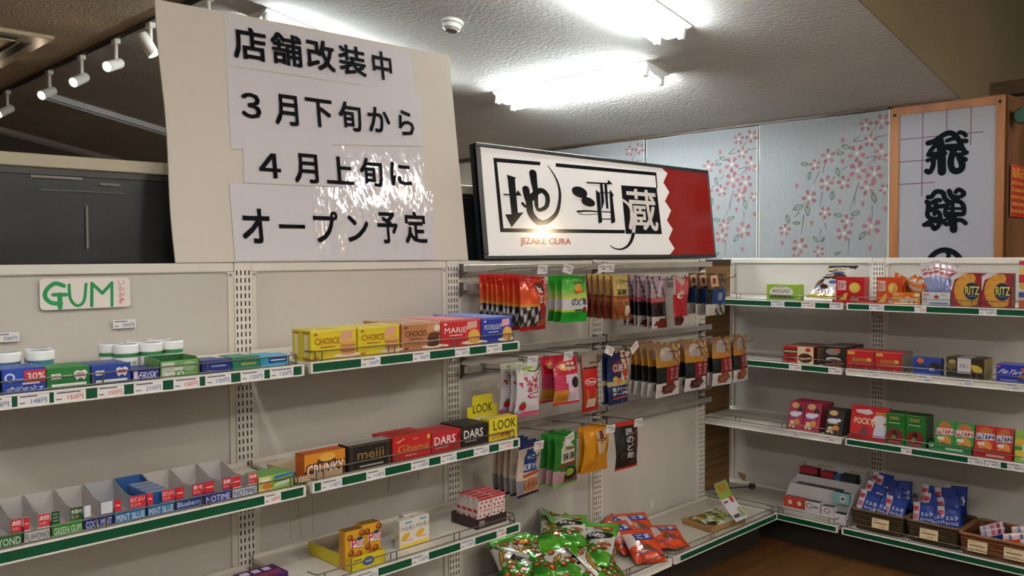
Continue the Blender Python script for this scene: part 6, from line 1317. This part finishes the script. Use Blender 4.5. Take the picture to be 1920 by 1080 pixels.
# --- base shelf: tiered display and baskets
t = empty('tiered_display', (XF-.02, -.605, z4), RIGHT); tag(t, 'white tiered card display with small red and black boxes', 'display')
b = MB(); W2 = .170
for s_ in (-1, 1): b.prism([(0, 0), (.262, 0), (.262, .228), (.24, .228), (.17, .172), (.09, .142), (.0, .04)], s_*W2-.0012, s_*W2+.0012, '#cfc9c8', axis='x')
for (y, z0, zz) in ((0, 0, .036), (.085, .0, .142), (.165, .05, .174), (.26, .0, .228)): b.box(-W2, W2, y, y+.0016, z0, zz, '#cbc6c8')
for (y0, y1, z) in ((0, .085, .004), (.0866, .165, .10), (.1666, .26, .12)): b.box(-W2, W2, y0, y1, z, z+.0016, '#8a8686')
b.build('stand', 'card', t)
A = Art(); A.rect(-.10, .213, -.02, .221, '#b0a860'); A.rect(.07, .208, .15, .216, '#b0a860', True); A.rect(.01, .008, .08, .014, '#b0a860', True)
b = MB(); A.to(b, lambda u, v, q: (u, (.2596 if v > .1 else -.0005)-q, v)); b.build('lettering', 'card', t)
b = MB(); b.box(-.15, .09, .094, .150, .13, .139, '#1c1718'); b.build('dark_insert', 'card', t)
def small(label, x, y, z, w_, h, c, art=None, top=None, d=.045):
    p = Matrix.Rotation(RIGHT, 4, 'Z') @ Vector((x, y, z)); P = Vector((XF-.02, -.605, z4))+p
    return carton('sweet_box', label, 'sweet box', RIGHT, P.y, P.x, P.z, w_, d, h, c, art, group='boxes in the tiered display', top=top)
small('orange-red sweet box with two white rings at the corner of the display', -.110, .006, .006, .110, .080, '#c23a20', lambda A: (A.ell(.32, .70, .11, .15, '#d8ccc8'), A.ell(.78, .70, .11, .15, '#d8ccc8')), '#8a1c1c')
small('white sweet box with a dark ring in the front tier', -.010, .006, .006, .080, .078, '#cfcac8', lambda A: (A.ring(.3, .72, .2, .18, .05, '#6a4a58'), A.rect(.55, .64, .9, .76, '#7a6a74')), '#1e1a1c')
small('white sweet box with a pink ring next to the empty slot', .070, .006, .006, .065, .070, '#cbc5c4', lambda A: A.ring(.5, .72, .24, .2, .06, '#8a4a64'), '#2a2426')
small('low black topped sweet box at the end of the front tier', .133, .006, .006, .058, .046, '#cbc5c4', None, '#1a1718')
small('pale blue sweet box with a white ring in the middle tier', .120, .050, .090, .080, .056, '#7aa8a8', lambda A: (A.ell(.62, .5, .2, .3, '#d0ccd0'), A.ell(.62, .5, .12, .18, '#6a4a58')), '#1e1c1e', .032)
for k, (x, w_, h_, c, tp, lb) in enumerate(((-.112, .10, .092, '#33181c', '#9c2030', 'red topped black sweet box at the end of the back tier'), (-.010, .07, .086, '#33181c', '#9c2030', 'red topped black sweet box in the middle of the back tier'), (.045, .036, .080, '#2a5a8a', '#2f6aa0', 'blue sweet box with a white peak in the back tier'), (.105, .080, .090, '#20262a', '#151819', 'dark grey sweet box in the back tier'))):
    small(lb, x, .172, .122, w_, h_, c, (lambda cc: (lambda A: (A.rect(0, .66, 1, 1, cc), A.rect(.08, .3, .3, .36, '#7a3a40'))))(tp) if k < 2 else (lambda A: A.poly([(.3, .4), (.5, .8), (.7, .4)], '#c8d0d8')) if k == 2 else None, tp)
# baskets
def rect_basket(yc, xc, w_, d, h, c, label, ticket_x, fl=.88):
    t = basket('wicker_basket', label, (xc, yc, z4), RIGHT, w_/2, d/2, h, c, True, .014, flare=fl)
    for tx in ticket_x: ticket(t, tx, -d/2*.985-.006, h*.52, .080, .048, R(-7))
    return t
rect_basket(-.927, 2.905, .250, .26, .098, '#4a3418', 'dark wicker basket of blue packets beside the white display', (.02,))
rect_basket(-1.178, 2.905, .238, .26, .098, '#4a3418', 'dark wicker basket of blue packets beside the brown basket', (-.01,))
rect_basket(-1.45, 2.895, .30, .28, .094, '#7a451e', 'brown wicker basket with a few blue and orange packets', (-.07, .075), .92)
bluep = pouch(.105, .132, .014, lambda u, v: lin('#c4b8c4') if u < .27 else lin('#1d3580'), lambda A: (A.rect(.04, .70, .26, .86, '#b0323c'), A.rect(.05, .40, .26, .58, '#c0606c'), A.rect(.04, .12, .27, .2, '#8a92b8'), A.text('ミルク', .38, .52, .90, .66, '#d4d8e6', .05), A.text('キャラメル', .38, .34, .92, .46, '#d4d8e6', .05)), seed=60, nx=10, nz=12)
orp = pouch(.09, .12, .014, lambda u, v: lin('#c8b4b0') if u < .32 else lin('#c2401c'), lambda A: (A.rect(.05, .2, .28, .3, '#4a5a94'), A.rect(.05, .6, .28, .7, '#4a5a94')), seed=61, nx=10, nz=12)
def stand(kind, label, grp, y, x, z, tilt, roll, yaw=0):
    o = hang(kind, label, 'snack packet', 0, 0, 0, grp, 0, 0, 'snack_packet'); o.rotation_euler = (R(tilt), R(roll), RIGHT+R(yaw)); h = -min(v.co.z for v in kind[0].vertices)
    mtx = o.rotation_euler.to_matrix(); o.location = Vector((x, y, z))-mtx @ Vector((0, 0, -h/2+.006))
PL = ['front left', 'front middle', 'front right', 'second row left', 'second row right', 'third row left', 'third row right', 'rear']
for bi, (yc, wh) in enumerate(((-.927, 'in the dark basket by the white display'), (-1.178, 'in the dark basket by the brown one'))):
    for k, (dy, dx, dz, tl, ro) in enumerate(((.065, -.075, .115, -18, 8), (.0, -.072, .108, -22, 14), (-.06, -.07, .110, -18, 6), (.055, -.035, .150, -14, 16), (-.035, -.03, .145, -16, -8), (.02, .01, .178, -12, 10), (-.06, .015, .172, -12, -6), (.05, .045, .185, -10, 4))):
        if bi == 1: dy, ro = -dy*.9, -ro
        stand(bluep, 'blue and white packet %s, %s' % (wh, PL[k] if bi == 0 else PL[k].replace('left', '#').replace('right', 'left').replace('#', 'right')), 'blue packets', yc+dy, 2.905+dx, z4+dz, tl, ro)
for k, (dy, dx, dz, tl, ro, kd, lb) in enumerate(((.045, -.02, .055, -60, 90, bluep, 'blue packet lying flat in the brown basket'), (.055, .02, .065, -60, 80, bluep, 'second blue packet lying in the brown basket'), (-.06, -.04, .070, -40, 85, orp, 'orange packet at the front of the brown basket'), (-.08, .03, .092, -35, 80, orp, 'orange packet at the back of the brown basket'), (-.12, -.06, .06, -50, 95, orp, 'orange packet at the edge of the picture in the brown basket'))):
    stand(kd, lb, 'packets in the brown basket', -1.45+dy, 2.895+dx, z4+dz, tl, ro)
